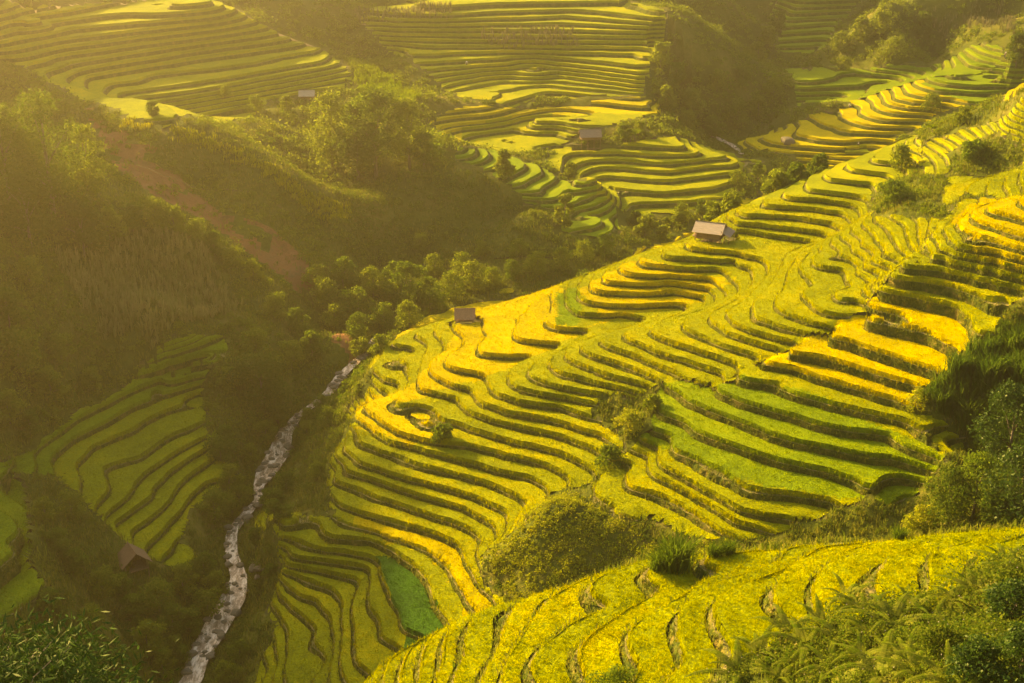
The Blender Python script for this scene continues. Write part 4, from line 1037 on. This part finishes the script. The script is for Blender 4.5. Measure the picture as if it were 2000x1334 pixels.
TREES = [
 # u, vbase, vtop, push, width/height, material, label, group, leaf count
 (105,420,170,0,.62,'leaf_a','tallest lobed tree of the clump on the left ridge, its top edge sunlit',None,6500),
 (20,400,200,0,.75,'leaf_a','broad dark tree at the left picture edge on the ridge',None,6000),
 (175,400,238,0,.60,'leaf_b','rounded tree at the right end of the left ridge clump',None,4500),
 (60,480,330,0,.9,'bush','dark leafy tree below the ridge clump at the left edge',None,4500),
 (165,500,385,0,.9,'bush','dark tree on the slope under the ridge clump',None,3500),
 (735,345,168,0,.62,'leaf_a','tallest tree of the hazy clump in the middle distance',None,7000),
 (650,335,178,0,.62,'leaf_b','hazy tree at the left end of the middle distance clump',None,5000),
 (700,350,195,0,.55,'leaf_a','hazy tree between the two tallest of the middle clump',None,4500),
 (800,330,190,0,.60,'leaf_b','tree leaning at the right side of the hazy middle clump',None,4500),
 (828,325,258,0,1.0,'leaf_a','low round tree at the right foot of the hazy clump',None,2500),
 (983,348,290,0,.66,'leaf_b','small upright tree at the edge of the sunlit curved terraces',None,2400),
 (1102,445,378,0,.60,'leaf_b','slender pale tree beside the lower curved terraces',None,2600),
 (1114,348,316,0,.8,'leaf_b','tiny bright tree above the slender pale tree',None,900),
 (1428,425,375,9,1.15,'leaf_b','bushy tree directly right of the stilt hut behind the crest',None,3600),
 (1395,440,392,9,1.0,'leaf_b','small bushy tree right behind the stilt hut roof',None,2400),
 (1515,388,330,9,.85,'leaf_b','round sunlit tree left of the dark tree behind the crest',None,3600),
 (1553,375,318,10,1.0,'leaf_a','wide tree in the middle of the row behind the crest',None,3600),
 (1600,352,300,10,.85,'leaf_a','dark tree at the right end of the row behind the crest',None,3600),
 (1292,482,440,7,.75,'leaf_b','pale rounded shrub tree left of the stilt hut',None,2200),
 (1258,488,420,9,.8,'leaf_b','leafy tree behind the crest, two crowns left of the stilt hut',None,2400),
 (1325,468,415,8,.8,'leaf_b','light green tree touching the left of the stilt hut',None,2200),
 (1240,470,410,12,.8,'leaf_a','darker tree at the left end of the row by the stilt hut',None,2200),
 (512,790,690,0,1.15,'bush','big dark domed tree on the left bank of the stream',None,5500),
 (707,695,658,0,1.0,'leaf_b','small bright tree with bent trunk at the head of the visible stream',None,1500),
 (742,690,652,0,.9,'leaf_b','little rounded tree just right of the bent stream tree',None,1200),
 (795,605,508,0,.75,'leaf_a','pale tall tree in the shaded valley below the far terraces',None,3200),
 (1790,800,752,0,.7,'brush','small bare brown tree at the end of the lowest golden strip',None,700),
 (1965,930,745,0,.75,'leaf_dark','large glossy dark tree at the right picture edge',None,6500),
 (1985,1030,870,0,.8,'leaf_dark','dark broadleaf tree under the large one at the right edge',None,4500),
 (1850,1030,905,0,.8,'bush','leafy tree beside the lowest right terraces',None,4200),
 (1900,1010,880,0,.8,'leaf_a','taller green tree in the right gully',None,4200),
 (1795,1045,985,0,1.0,'brush','sunlit shrub tree at the foot of the small green field',None,2200),
 (1945,1040,960,0,.9,'bush','round bush tree in the right gully by the foreground crest',None,3000),
 (1205,1345,1300,0,1.3,'leaf_a','small dark shrub at the bottom edge on the foreground slope',None,2600),
 (862,858,828,0,1.1,'leaf_a','small shrub among the terraces where four narrow steps meet',None,1500),
 (1190,905,868,0,1.3,'leaf_a','low shrub on the scrubby notch left of the green terraces',None,1500),
 (1230,845,800,0,1.2,'brush','dry pale shrub on the scrubby notch between the terraces',None,1500),
 (1275,800,768,0,1.1,'leaf_b','bright little shrub at the top of the scrubby notch',None,1200),
 (1745,395,350,0,1.4,'leaf_a','shrub on the bushy bank above the ribbed terraces',None,2000),
 (1905,310,272,0,1.5,'leaf_a','shrub on the dark bank near the upper right corner of the main hill',None,2000),
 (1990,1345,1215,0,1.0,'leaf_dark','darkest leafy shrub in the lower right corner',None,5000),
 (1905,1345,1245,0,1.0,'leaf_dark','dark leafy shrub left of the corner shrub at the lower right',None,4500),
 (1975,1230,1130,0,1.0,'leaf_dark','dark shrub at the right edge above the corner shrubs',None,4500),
 (1840,1290,1215,0,1.1,'weed','leafy shrub among the ferns above the dark corner shrubs',None,3500),
 (1985,125,60,0,.8,'bush','dark tree at the right edge above the golden knoll',None,2200),
 (1300,470,430,10,.8,'leaf_a','dim tree deeper behind the stilt hut row',None,1800),
]
kind_name = {'weed': 'leafy_shrub', 'leaf_a': 'broadleaf_tree', 'leaf_b': 'broadleaf_tree', 'bush': 'broadleaf_tree', 'brush': 'dry_tree', 'leaf_dark': 'glossy_tree'}
for i, (u, vb, vt, push, ar, mt, lab, grp, nl) in enumerate(TREES):
    loc, h = fit_tree(u, vb, vt, push); dd_ = math.dist(loc, (0, 0, CAMZ))
    o = make_tree(kind_name[mt], loc, h, h * ar, MAT[mt], 11 + i, 14 if nl > 4000 else 9, nl, max(.14, dd_ * .0019) * (1.2 if mt == 'leaf_dark' else 1), lowest=.18)
    tag(o, lab, 'tree')
# trees of the valley woods: a few kinds, copied
WOODS = [
 ('shaded tree among the woods between the stream and the far terraces', 'trees in the shaded valley woods', [(640,600,540),(670,560,500),(700,620,560),(730,580,520),(760,600,545),(840,600,540),(880,585,530),(925,570,510),(960,560,520),(1000,545,505),(1050,535,490),(1095,525,480),(1140,510,470),(1180,500,455),(620,560,515),(850,540,495),(905,530,490),(700,660,610),(750,640,590),(800,640,585),(655,640,590),(770,560,510),(1010,500,465),(940,500,468),(820,490,455)]),
 ('dim bushy tree on the left slope under the ridge', 'bushy trees on the left slope', [(215,470,405),(260,450,395),(300,440,385),(340,455,400),(385,470,425),(420,495,450),(455,520,480),(495,545,505),(60,560,500),(20,640,560),(40,720,640),(100,780,715),(20,830,760),(60,850,800),(120,700,650),(180,760,715),(540,620,570),(580,650,600),(500,690,640),(450,760,715),(570,720,665),(610,700,645)]),
 ('green tree on the bank under the left terraces', 'trees on the stream banks', [(430,900,850),(450,960,905),(420,1010,955),(440,870,830),(400,1130,1080),(360,1160,1100),(310,1190,1130),(260,1210,1160),(340,1240,1180),(290,1280,1210),(200,1160,1110),(150,1120,1070),(120,1080,1030),(90,1020,970),(180,1230,1180),(100,1200,1150),(240,1320,1260),(320,1320,1265),(140,1010,960),(540,990,955),(560,960,920),(600,860,820),(640,830,795),(680,770,740),(470,1290,1250),(440,1330,1290),(620,930,900),(530,1130,1100),(240,1160,1120),(425,1165,1115),(405,1200,1150),(372,1235,1190),(345,1290,1240),(455,1010,975),(468,985,945),(535,1010,975),(525,990,955),(490,905,865),(520,860,820),(545,830,790),(585,870,835),(600,830,795),(628,800,770),(500,1060,1030),(560,1010,985),(455,1330,1295)]),
 ('hazy round tree on the far ridge slopes', 'trees on the far slopes', [(1290,130,80),(1320,170,120),(1350,220,170),(1300,210,165),(1340,260,215),(1390,270,225),(1440,240,195),(1480,230,185),(1400,180,135),(1450,170,130),(1510,190,150),(1480,120,80),(1500,90,50),(1520,60,20),(1640,100,60),(1680,80,30),(1720,70,20),(1800,70,20),(1750,110,70),(1650,140,110),(1250,260,235),(1220,275,240),(500,220,185),(560,215,185),(440,190,165),(1480,345,315),(1440,360,330),(1520,350,325),(1330,430,395),(1370,420,388),(1820,215,180),(1880,240,205),(1760,330,280),(300,225,195)]),
]
for wi, (lab, grp, pts) in enumerate(WOODS):
    protos = []
    for k, (u, vb, vt) in enumerate(pts):
        loc, h = fit_tree(u, vb, vt, 0); h = min(h, 14); 
        if k < 4:
            dd_ = math.dist(loc, (0, 0, CAMZ))
            o = make_tree('woodland_tree', loc, h, h * (1.0, .85, 1.15, .95)[k], MAT[('leaf_b', 'leaf_a', 'scrub', 'leaf_b')[k] if wi != 2 else ('leaf_a', 'leaf_b', 'scrub', 'leaf_a')[k]], 101 + wi * 7 + k, 10, 2200 if wi != 3 else 1500, max(.2, dd_ * .0017), lowest=.10)
            protos.append((o, h))
        else:
            p_, ph = protos[k % 4]; o = copy_tree(p_); o.location = loc; s = h / ph; o.scale = (s, s, s); o.rotation_euler.z = random.uniform(0, 6.28)
        tag(o, lab, 'tree', grp)
# ------------------------------------------------------------------ banana plants, bamboo, tall grass clumps
def big_leaf(mb, base, az, el, L, w, n=7, bend=1.2):
    """a long arching leaf blade"""
    p = Vector(base); d = Vector((math.cos(az) * math.cos(el), math.sin(az) * math.cos(el), math.sin(el))); s = Vector((-math.sin(az), math.cos(az), 0)); st = L / n; b = len(mb.v)
    for i in range(n + 1):
        t = i / n; ww = w * .5 * math.sin(math.pi * min(1, .08 + .92 * t)) ** .7
        mb.v += [tuple(p - s * ww + Vector((0, 0, ww * .3))), tuple(p), tuple(p + s * ww + Vector((0, 0, ww * .3)))]
        el2 = el - bend * t; d = Vector((math.cos(az) * math.cos(el2), math.sin(az) * math.cos(el2), math.sin(el2))); p = p + d * st
    for i in range(n):
        q = b + i * 3; mb.f += [(q, q + 1, q + 4, q + 3), (q + 1, q + 2, q + 5, q + 4)]
def banana(u, vb, vt, push, lab, nst=3, seed=1):
    loc, h = fit_tree(u, vb, vt, push); root = empty('banana_plant', loc); r = random.Random(seed)
    st = MB()
    for k in range(nst):
        bx, by = r.uniform(-.25, .25) * h, r.uniform(-.15, .15) * h; hh = h * r.uniform(.38, .5)
        st.tube([(bx, by, -.3), (bx * 1.1, by * 1.1, hh)], [h * .03, h * .02], 7)
        for j in range(8):
            lf = MB(); big_leaf(lf, (bx * 1.1, by * 1.1, hh * .96), r.uniform(0, 6.28), r.uniform(.7, 1.35), h * r.uniform(.5, .62), h * .13, 7, r.uniform(.9, 1.9))
            lf.build('leaf', MAT['rice_green'], root)
    st.build('stem', MAT['bark'], root, True)
    tag(root, lab, 'banana plant'); return root
banana(1505, 163, 130, 0, 'pale banana plant at the foot of the hazy far ridge', 2, 3)
banana(1815, 288, 238, 6, 'sunlit banana clump with big arching leaves behind the crest', 4, 5)
banana(1232, 276, 243, 0, 'shaded leafy banana clump right of the far farm hut', 3, 9)
banana(415, 868, 838, 0, 'small pale banana plant at the end of the left bank terraces', 1, 12)
def grass_clump(loc, h, seed, lab, grp):
    rr = np.random.default_rng(seed); n = 130; P0 = np.c_[rr.normal(0, h * .12, (n, 2)), np.zeros(n) - .1]
    V, L, NS = blades(P0, h, h * .035, 3, h * .05, .6)
    o = mesh_np('grass_clump', V, L, MAT['tallgrass'], nsides=NS); o.location = loc
    tag(o, lab, 'grass clump', grp); return o
gcl = []
for i, (u, vb, vt) in enumerate([(1870,740,690),(1930,760,690),(1985,700,640),(1960,820,745),(1890,830,775),(1840,800,760),(1320,1110,1052),(1290,1115,1075),(1420,1085,1055),(1395,1090,1062),(1960,650,625),(1995,760,690),(1755,1060,1030),(1920,900,850)]):
    loc, h = fit_tree(u, vb, vt, 0); lab = 'tall green grass clump in the shady gully beside the terraces'
    if i == 0: gcl = grass_clump(loc, h, 5, lab, 'tall grass clumps in the gully'); h0 = h
    else:
        o = copy_tree(gcl); o.location = loc; s = h / h0; o.scale = (s, s, s); o.rotation_euler.z = i * 1.3; tag(o, lab, 'grass clump', 'tall grass clumps in the gully')
# bamboo close to the viewer, lower left
bx, by = -12.0, 26.5
root = empty('bamboo', (bx, by, float(Hs(bx, by)) - .2)); z0 = root.location.z
r = random.Random(4); culm = MB(); Q = []; D = []
targets = [(-30, 1262), (20, 1255), (60, 1262), (95, 1238), (125, 1226), (150, 1250), (30, 1300), (100, 1290), (160, 1290), (-10, 1320), (70, 1330), (180, 1320), (215, 1335), (255, 1325), (130, 1330), (60, 1365), (140, 1370), (0, 1370), (200, 1375), (-60, 1300), (-60, 1350)]
for i, (u, v) in enumerate(targets):
    t = 37 + r.uniform(-2.5, 2.5); d = ray(u, v); d = d / np.linalg.norm(d); T_ = Vector(d * t) + Vector((0, 0, CAMZ)) - root.location
    b = Vector((r.uniform(-.7, .7), r.uniform(-.7, .7), 0)); m = (b + T_) * .5 + Vector((0, 0, 1.5)) - Vector((T_.x * .22, T_.y * .22, 0))
    pts = [b, b.lerp(m, .5) + Vector((0, 0, .8)), m, m.lerp(T_, .6) + Vector((0, 0, .5)), T_]
    culm.tube(pts, [.045, .04, .03, .018, .006], 5)
    for k in range(430):
        s = r.random() ** .6; p = m.lerp(T_, .35 + .65 * s) + Vector((0, 0, .5 * (1 - s))); w = .25 + .55 * (1 - s * .5)
        Q.append(p + Vector((r.gauss(0, w), r.gauss(0, w), r.gauss(-.15, w * .55)))); D.append((r.gauss(0, .5), r.gauss(0, .5), 1))
Q = np.array([tuple(q) for q in Q]); D = np.array(D)
V, L, NS = leaf_quads(Q, D, rng.uniform(.18, .38, len(Q)), .17, .9)
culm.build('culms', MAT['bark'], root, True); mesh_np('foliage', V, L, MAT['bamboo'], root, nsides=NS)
tag(root, 'near dark bamboo with glossy narrow leaves in the bottom left corner', 'bamboo')
# ferns and weeds in front, lower right
def fern(loc, seed, sc, lab):
    rr = random.Random(seed); root = empty('fern', loc, rr.uniform(0, 6.28)); n = 8
    for k in range(n):
        az = 2 * math.pi * k / n + rr.uniform(-.4, .4); el = rr.uniform(.5, 1.3); Lf = sc * rr.uniform(.8, 1.3); bend = rr.uniform(1.0, 1.7)
        mb = MB(); p = Vector((0, 0, 0)); ns = 26; pts = [p.copy()]
        for i in range(ns):
            t = i / ns; e2 = el - bend * t; d = Vector((math.cos(az) * math.cos(e2), math.sin(az) * math.cos(e2), math.sin(e2))); p = p + d * (Lf / ns); pts.append(p.copy())
            if i > 3:
                s = Vector((-math.sin(az), math.cos(az), 0)); pl = Lf * .17 * (1.05 - t) ** .8; w = Lf * .014
                for sg in (-1, 1):
                    q = p + s * sg * pl * .9 + d * pl * .25 + Vector((0, 0, -pl * .25)); m = (p + q) * .5 + Vector((0, 0, pl * .08))
                    mb.add([p - d * w, p + d * w, m + d * w * 1.3, q, m - d * w * 1.3], [(0, 1, 2, 4), (4, 2, 3)])
        mb.tube(pts[::3], [Lf * .006] * len(pts[::3]), 4)
        mb.build('frond', MAT['fern'], root)
    tag(root, lab, 'fern', 'ferns on the near bank at the lower right'); return root
fp = [(1480,1290),(1540,1250),(1600,1235),(1640,1260),(1690,1215),(1740,1230),(1780,1205),(1820,1240),(1860,1190),(1900,1165),(1560,1310),(1620,1320),(1680,1300),(1720,1330),(1770,1300),(1790,1330),(1520,1340),(1440,1330),(1650,1180),(1960,1110),(1700,1260),(1990,1130),(1850,1345),(1930,1340)]
fl = 'light green arching fern on the near bank at the lower right'
f0 = None
for i, (u, v) in enumerate(fp):
    x, y, z = on_ground(u, v)
    if f0 is None: f0 = fern((x, y, z + .3), 3, 2.2, fl); f1 = fern((x, y, z), 8, 2.6, fl); x2, y2, z2 = on_ground(1575, 1275); f1.location = (x2, y2, z2 + .3)
    else:
        o = copy_tree((f0, f1)[i % 2]); o.location = (x, y, z + .35); s = random.uniform(.75, 1.15); o.scale = (s, s, s); o.rotation_euler.z = random.uniform(0, 6.28)
Z_NEAR = polyxy([(1380,1345),(1450,1290),(1560,1230),(1640,1185),(1740,1185),(1850,1160),(1930,1120),(2060,1090),(2060,1400),(1360,1400)])
Pn, _ = tri_sample(POLYS['ground'], lambda V, cn, key, w: key <= 3, lambda x, y, z: np.where(inpoly(x, y, Z_NEAR), 1.5, 0))
V, L, NS = clumps(Pn, .3 + (.6 + .9 * np.clip((Pn[:, 0] - 14) / 10, 0, 1)) * rng.random(len(Pn)) ** 1.3, 170, .19, 1.15)
tag(mesh_np('weeds', V, L, MAT['weed'], nsides=NS), 'dark leafy weeds between the ferns at the lower right', 'weeds', kind='stuff')
Pn2, _ = tri_sample(POLYS['ground'], lambda V, cn, key, w: key <= 3, lambda x, y, z: np.where(inpoly(x, y, Z_NEAR), 1.2, 0))
V, L, NS = blades(Pn2, 1.2, .03, 2, .2, .8)
tag(mesh_np('weed_stalks', V, L, MAT['fern'], nsides=NS), 'thin pale grass stalks rising between the ferns', 'weeds', kind='stuff')
m_ = rng.random(len(Pn2)) < .6; Fl = Pn2[m_] + np.c_[rng.normal(0, .2, (m_.sum(), 2)), rng.uniform(.8, 1.5, m_.sum())]
V, L, NS = leaf_quads(Fl, rng.normal(size=Fl.shape), np.full(len(Fl), .07), 1.0)
MAT['petal'] = leaf_mat('petal', (.55, .42, .40), (.6, .5, .35), None, .3)
tag(mesh_np('wild_flowers', V, L, MAT['petal'], nsides=NS), 'tiny pale pink flowers scattered over the weeds', 'flowers', kind='stuff')

# ------------------------------------------------------------------ huts
def slab(mb, p0, p1, p2, p3, t=.06):
    P_ = [Vector(p) for p in (p0, p1, p2, p3)]; n = (P_[1] - P_[0]).cross(P_[3] - P_[0]).normalized() * t
    mb.add(P_ + [p + n for p in P_], [(0, 3, 2, 1), (4, 5, 6, 7), (0, 1, 5, 4), (1, 2, 6, 5), (2, 3, 7, 6), (3, 0, 4, 7)])
def hut(name, lab, u, v, rz, L, W_, zf, zw, zr, over, rmat, posts, lean=None, push=0, dz=0, wallsel=(1, 1, 1, 1), ridge=True, hutcat='hut'):
    """gabled hut on posts: ridge along local x, length L, half width W_, floor zf, eave zw, ridge zr"""
    x, y, z = on_ground(u, v, push); z = ground_z(x, y); root = empty(name, (x, y, z + dz), rz); h = L / 2
    ov = over; sl = (zr - zw) / W_
    rf = MB()
    for sg in (-1, 1):
        e = W_ + ov; ze = zr - sl * e
        if sg < 0: slab(rf, (-h - ov, -e, ze), (h + ov, -e, ze), (h + ov, 0.0, zr), (-h - ov, 0.0, zr))
        else: slab(rf, (-h - ov, 0.02, zr), (h + ov, 0.02, zr), (h + ov, e, ze), (-h - ov, e, ze))
    r_ = rf.build('roof', rmat, root)
    if ridge:
        rb = MB(); rb.tube([(-h - ov - .05, 0, zr + .07), (0, 0, zr + .05), (h + ov + .05, 0, zr + .07)], [.10, .10, .10], 6); rb.build('ridge_cap', MAT['bark'] if rmat not in (MAT['thatch'], MAT['thatch_dark']) else rmat, r_)
    i = .12
    if wallsel[0]: m = MB(); m.box((-h + i, -W_ + i, zf), (h - i, -W_ + i + .05, zw - .04)); m.build('wall', MAT['board'], root)
    if wallsel[1]: m = MB(); m.box((-h + i, W_ - i - .05, zf), (h - i, W_ - i, zw - .04)); m.build('wall', MAT['board'], root)
    for k, sg in ((2, -1), (3, 1)):
        if wallsel[k]:
            m = MB(); xx = sg * (h - i); a = W_ - i - .055; top = zr - sl * .1 - .08
            m.add([(xx, -a, zf), (xx, a, zf), (xx, a, zw - .04), (xx, 0, top), (xx, -a, zw - .04), (xx - sg * .05, -a, zf), (xx - sg * .05, a, zf), (xx - sg * .05, a, zw - .04), (xx - sg * .05, 0, top), (xx - sg * .05, -a, zw - .04)],
                  [(0, 1, 2, 3, 4), (9, 8, 7, 6, 5), (0, 5, 6, 1), (1, 6, 7, 2), (2, 7, 8, 3), (3, 8, 9, 4), (4, 9, 5, 0)]); m.build('wall', MAT['board'], root)
    m = MB(); m.box((-h - .1, -W_ - .05, zf - .10), (h + .1, W_ + .05, zf - .003)); m.build('floor', MAT['wood'], root)
    for px in np.linspace(-h, h, posts):
        for py in (-W_ + .02, W_ - .02):
            m = MB(); m.tube([(px, py, -1.2), (px + random.uniform(-.03, .03), py, zw + .02)], [.07, .06], 6); m.build('post', MAT['wood'], root)
    if lean:
        out, dr, ln = lean; m = MB(); x0_ = h + ov * .3
        slab(m, (x0_, -ln, zw + .15), (x0_ + out, -ln - .1, zw + .15 - dr), (x0_ + out, ln + .1, zw + .15 - dr), (x0_, ln, zw + .15)); m.build('lean_to_roof', MAT['sheet_dark'], root)
        for py in (-ln + .1, ln - .1):
            m = MB(); m.tube([(x0_ + out - .15, py, -1.2), (x0_ + out - .15, py, zw + .15 - dr)], [.06, .05], 6); m.build('post', MAT['wood'], root)
    tag(root, lab, hutcat); return root
h1 = hut('stilt_hut', 'open stilt hut with grey sheet roof and lean-to on the bright terraces', 1386, 474, math.radians(-22), 3.9, 1.7, 1.15, 2.35, 3.3, .45, MAT['sheet'], 3, lean=(1.5, .75, 1.8), dz=0.0)
m = MB()                                   # firewood and gear under the floor
for k in range(10): m.tube([(-1.4 + .25 * k, -.9, .12 + .1 * (k % 3)), (-1.2 + .25 * k, .7, .15 + .1 * (k % 2))], [.07, .06], 5)
m.build('firewood', MAT['wood'], h1)
m = MB(); m.tube([(.5, -1.2, .35), (.5, -.9, .45), (.5, -.5, .35)], [.32, .4, .3], 10); m.build('basket', MAT['thatch'], h1)
m = MB(); m.box((-1.95, -1.78, 1.5), (1.95, -1.74, 1.56)); m.box((-2.6, -1.2, 1.15), (-1.98, .9, 1.22)); m.build('rail', MAT['wood'], h1)
hut('thatched_hut', 'small hut under a thick thatched roof on the golden point of the hill', 908, 627, math.radians(2), 2.5, 1.0, .75, 1.35, 2.35, .35, MAT['thatch'], 2, wallsel=(1, 1, 1, 1))
hut('farm_hut', 'brown roofed farm hut on posts among the far terraces', 1152, 280, math.radians(6), 4.4, 1.6, 1.3, 2.1, 3.3, .4, MAT['sheet_dark'], 4, lean=None, wallsel=(1, 1, 0, 1))
hut('cottage', 'little brown thatched cottage with open dark gable in the shaded valley', 262, 1112, math.radians(-58), 2.6, 1.5, .5, 1.7, 3.0, .45, MAT['thatch_dark'], 2, wallsel=(1, 1, 1, 0))
hut('far_hut', 'faint pinkish roofed hut lost in haze beside the clump of trees', 600, 196, math.radians(4), 3.2, 1.3, .4, 1.5, 2.5, .35, MAT['sheet'], 2)

# ------------------------------------------------------------------ people in the fields
def person(u, v, lab, cloth, rz, bend, hat):
    x, y, z = on_ground(u, v); root = empty('person', (x, y, ground_z(x, y) - .03), rz)
    J = {'pel': (0, 0, .92), 'chest': (0, -.30 * bend, 1.28 - .18 * bend), 'neck': (0, -.42 * bend, 1.45 - .28 * bend), 'head': (0, -.52 * bend, 1.57 - .30 * bend), 'crown': (0, -.56 * bend, 1.68 - .32 * bend)}
    for s, n in ((-1, 'l'), (1, 'r')):
        J['hip' + n] = (s * .09, 0, .88); J['kn' + n] = (s * .12, -.05, .48); J['an' + n] = (s * .12, 0, .08); J['to' + n] = (s * .14, -.16, .03)
        J['sh' + n] = (s * .19, -.36 * bend, 1.38 - .24 * bend); J['el' + n] = (s * .25, -.42 * bend - .05, 1.10 - .24 * bend); J['wr' + n] = (s * .22, -.5 * bend - .18, .90 - .2 * bend); J['ha' + n] = (s * .21, -.5 * bend - .24, .82 - .2 * bend)
    E = [('pel', 'chest'), ('chest', 'neck'), ('neck', 'head'), ('head', 'crown')]
    for n in 'lr': E += [('pel', 'hip' + n), ('hip' + n, 'kn' + n), ('kn' + n, 'an' + n), ('an' + n, 'to' + n), ('chest', 'sh' + n), ('sh' + n, 'el' + n), ('el' + n, 'wr' + n), ('wr' + n, 'ha' + n)]
    R = {'pel': .14, 'chest': .15, 'neck': .055, 'head': .10, 'crown': .075}
    for n in 'lr': R.update({'hip' + n: .10, 'kn' + n: .07, 'an' + n: .05, 'to' + n: .04, 'sh' + n: .065, 'el' + n: .05, 'wr' + n: .035, 'ha' + n: .04})
    def skin(name, keys, edges, grow, mat):
        me = bpy.data.meshes.new(name); me.from_pydata([J[k] for k in keys], [(keys.index(a), keys.index(b)) for a, b in edges if a in keys and b in keys], [])
        o = bpy.data.objects.new(name, me); scene.collection.objects.link(o); o.parent = root
        md = o.modifiers.new('skin', 'SKIN'); 
        for i, k in enumerate(keys): me.skin_vertices[0].data[i].radius = (R[k] + grow, R[k] + grow)
        me.skin_vertices[0].data[0].use_root = True
        o.modifiers.new('sub', 'SUBSURF').levels = 1; o.modifiers['sub'].render_levels = 2; me.materials.append(mat); return o
    ks = list(J.keys()); skin('body', ks, E, 0, MAT['skin'])
    skin('shirt', ['chest', 'pel', 'shl', 'ell', 'shr', 'elr'], [('pel', 'chest')] + [e for e in E if e[0] in ('chest', 'shl', 'shr')], .015, cloth)
    skin('trousers', ['pel', 'hipl', 'knl', 'anl', 'hipr', 'knr', 'anr'], E, .018, MAT['cloth_dark'])
    if hat:
        m = MB(); c0 = Vector(J['crown']); n = 14
        m.add([tuple(c0 + Vector((0, 0, .14)))] + [tuple(c0 + Vector((.24 * math.cos(2 * math.pi * k / n), .24 * math.sin(2 * math.pi * k / n), -.06))) for k in range(n)], [(0, 1 + k, 1 + (k + 1) % n) for k in range(n)]); m.build('hat', MAT['cloth_white'], root)
    tag(root, lab, 'person'); return root
person(911, 126, 'person in a white top working alone high on the far terraces', MAT['cloth_white'], .3, .6, True)
person(1676, 283, 'person in pale clothes on the golden lower terraces across the stream', MAT['cloth_white'], 1.2, .2, False)
person(1660, 208, 'person in a white shirt beside the tip of the golden knoll', MAT['cloth_white'], -1.0, .5, True)
person(1962, 113, 'person with a pale hat at the top of the knoll near the right edge', MAT['cloth_dark'], 2.0, .4, True)

# ------------------------------------------------------------------ rocks
def rock_mesh(seed, flat=.6):
    import bmesh
    bm = bmesh.new(); bmesh.ops.create_icosphere(bm, subdivisions=3, radius=1)
    rr = random.Random(seed); ax = [Vector((rr.gauss(0, 1), rr.gauss(0, 1), rr.gauss(0, 1))).normalized() for _ in range(9)]; dc = [rr.uniform(.55, .9) for _ in range(9)]
    for v in bm.verts:
        p = v.co.copy()
        for a, d in zip(ax, dc):
            k = p.dot(a)
            if k > d: p -= a * (k - d) * .85
        p += p.normalized() * .05 * math.sin(p.x * 9 + seed) * math.cos(p.y * 8); v.co = Vector((p.x, p.y, p.z * flat))
    me = bpy.data.meshes.new('boulder'); bm.to_mesh(me); bm.free(); me.materials.append(MAT['rock']); me.shade_smooth(); me.set_sharp_from_angle(angle=math.radians(35)); return me
rms = [rock_mesh(k) for k in range(5)]
def rock(x, y, z, s, k, lab, grp=None, sc=(1, 1, 1)):
    o = bpy.data.objects.new('boulder', rms[k % 5]); scene.collection.objects.link(o); o.location = (x, y, z); o.scale = (s * sc[0], s * sc[1], s * sc[2]); o.rotation_euler = (0, 0, k * 1.9)
    tag(o, lab, 'boulder', grp); return o
for u, v, s, lab in ((500, 1108, 1.0, 'largest mossy boulder splitting the stream below the left terraces'), (478, 1158, .75, 'rounded boulder at the bend of the stream under the split'),
                     (511, 1112, .9, 'pale slanting slab of rock on the right bank by the split'), (400, 1282, .9, 'flat rock shelf at the lower bend of the stream'), (1537, 276, 2.1, 'flat dark rock mound lying in the far golden fields'), (505, 1128, .6, 'smaller rock beside the largest mossy boulder')):
    x, y, z = on_ground(u, v); rock(x, y, z + .05, s, int(u), lab, None, (1.3, .9, .8))
rr = random.Random(21)
for k in range(170):
    i = rr.choice(list(range(22, iw - 1)) * 3 + list(range(jw, 256))); x, y, z, w = rpd[i]; a = rpd[i + 1] - rpd[i - 1]; n_ = np.array([a[1], -a[0]]) / (np.hypot(a[0], a[1]) + 1e-9); t = rr.uniform(-1.15, 1.15) * w
    rock(x + n_[0] * t, y + n_[1] * t, z + rr.uniform(-.05, .12), rr.uniform(.14, .62) * (1.4 if abs(t) > w * .8 else 1), k, 'small wet boulder in or beside the brown stream', 'boulders in the stream')

# ------------------------------------------------------------------ air
hz = MB(); hz.box((-306, -66, 8), (306, 646, 130))
ho = hz.build('haze', MAT['rock']); ho.data.materials.clear()
hm, nt, N, L_ = new_mat('haze'); ho.data.materials.append(hm)
pv = N.new("ShaderNodeVolumePrincipled"); out = N.new("ShaderNodeOutputMaterial")
pv.inputs['Density'].default_value = HAZE_D; pv.inputs['Anisotropy'].default_value = HAZE_G; pv.inputs['Color'].default_value = (1.0, 0.80, 0.46, 1)
L_.new(pv.outputs[0], out.inputs['Volume'])
tag(ho, kind='stuff', label='warm golden haze filling the valley', cat='haze')
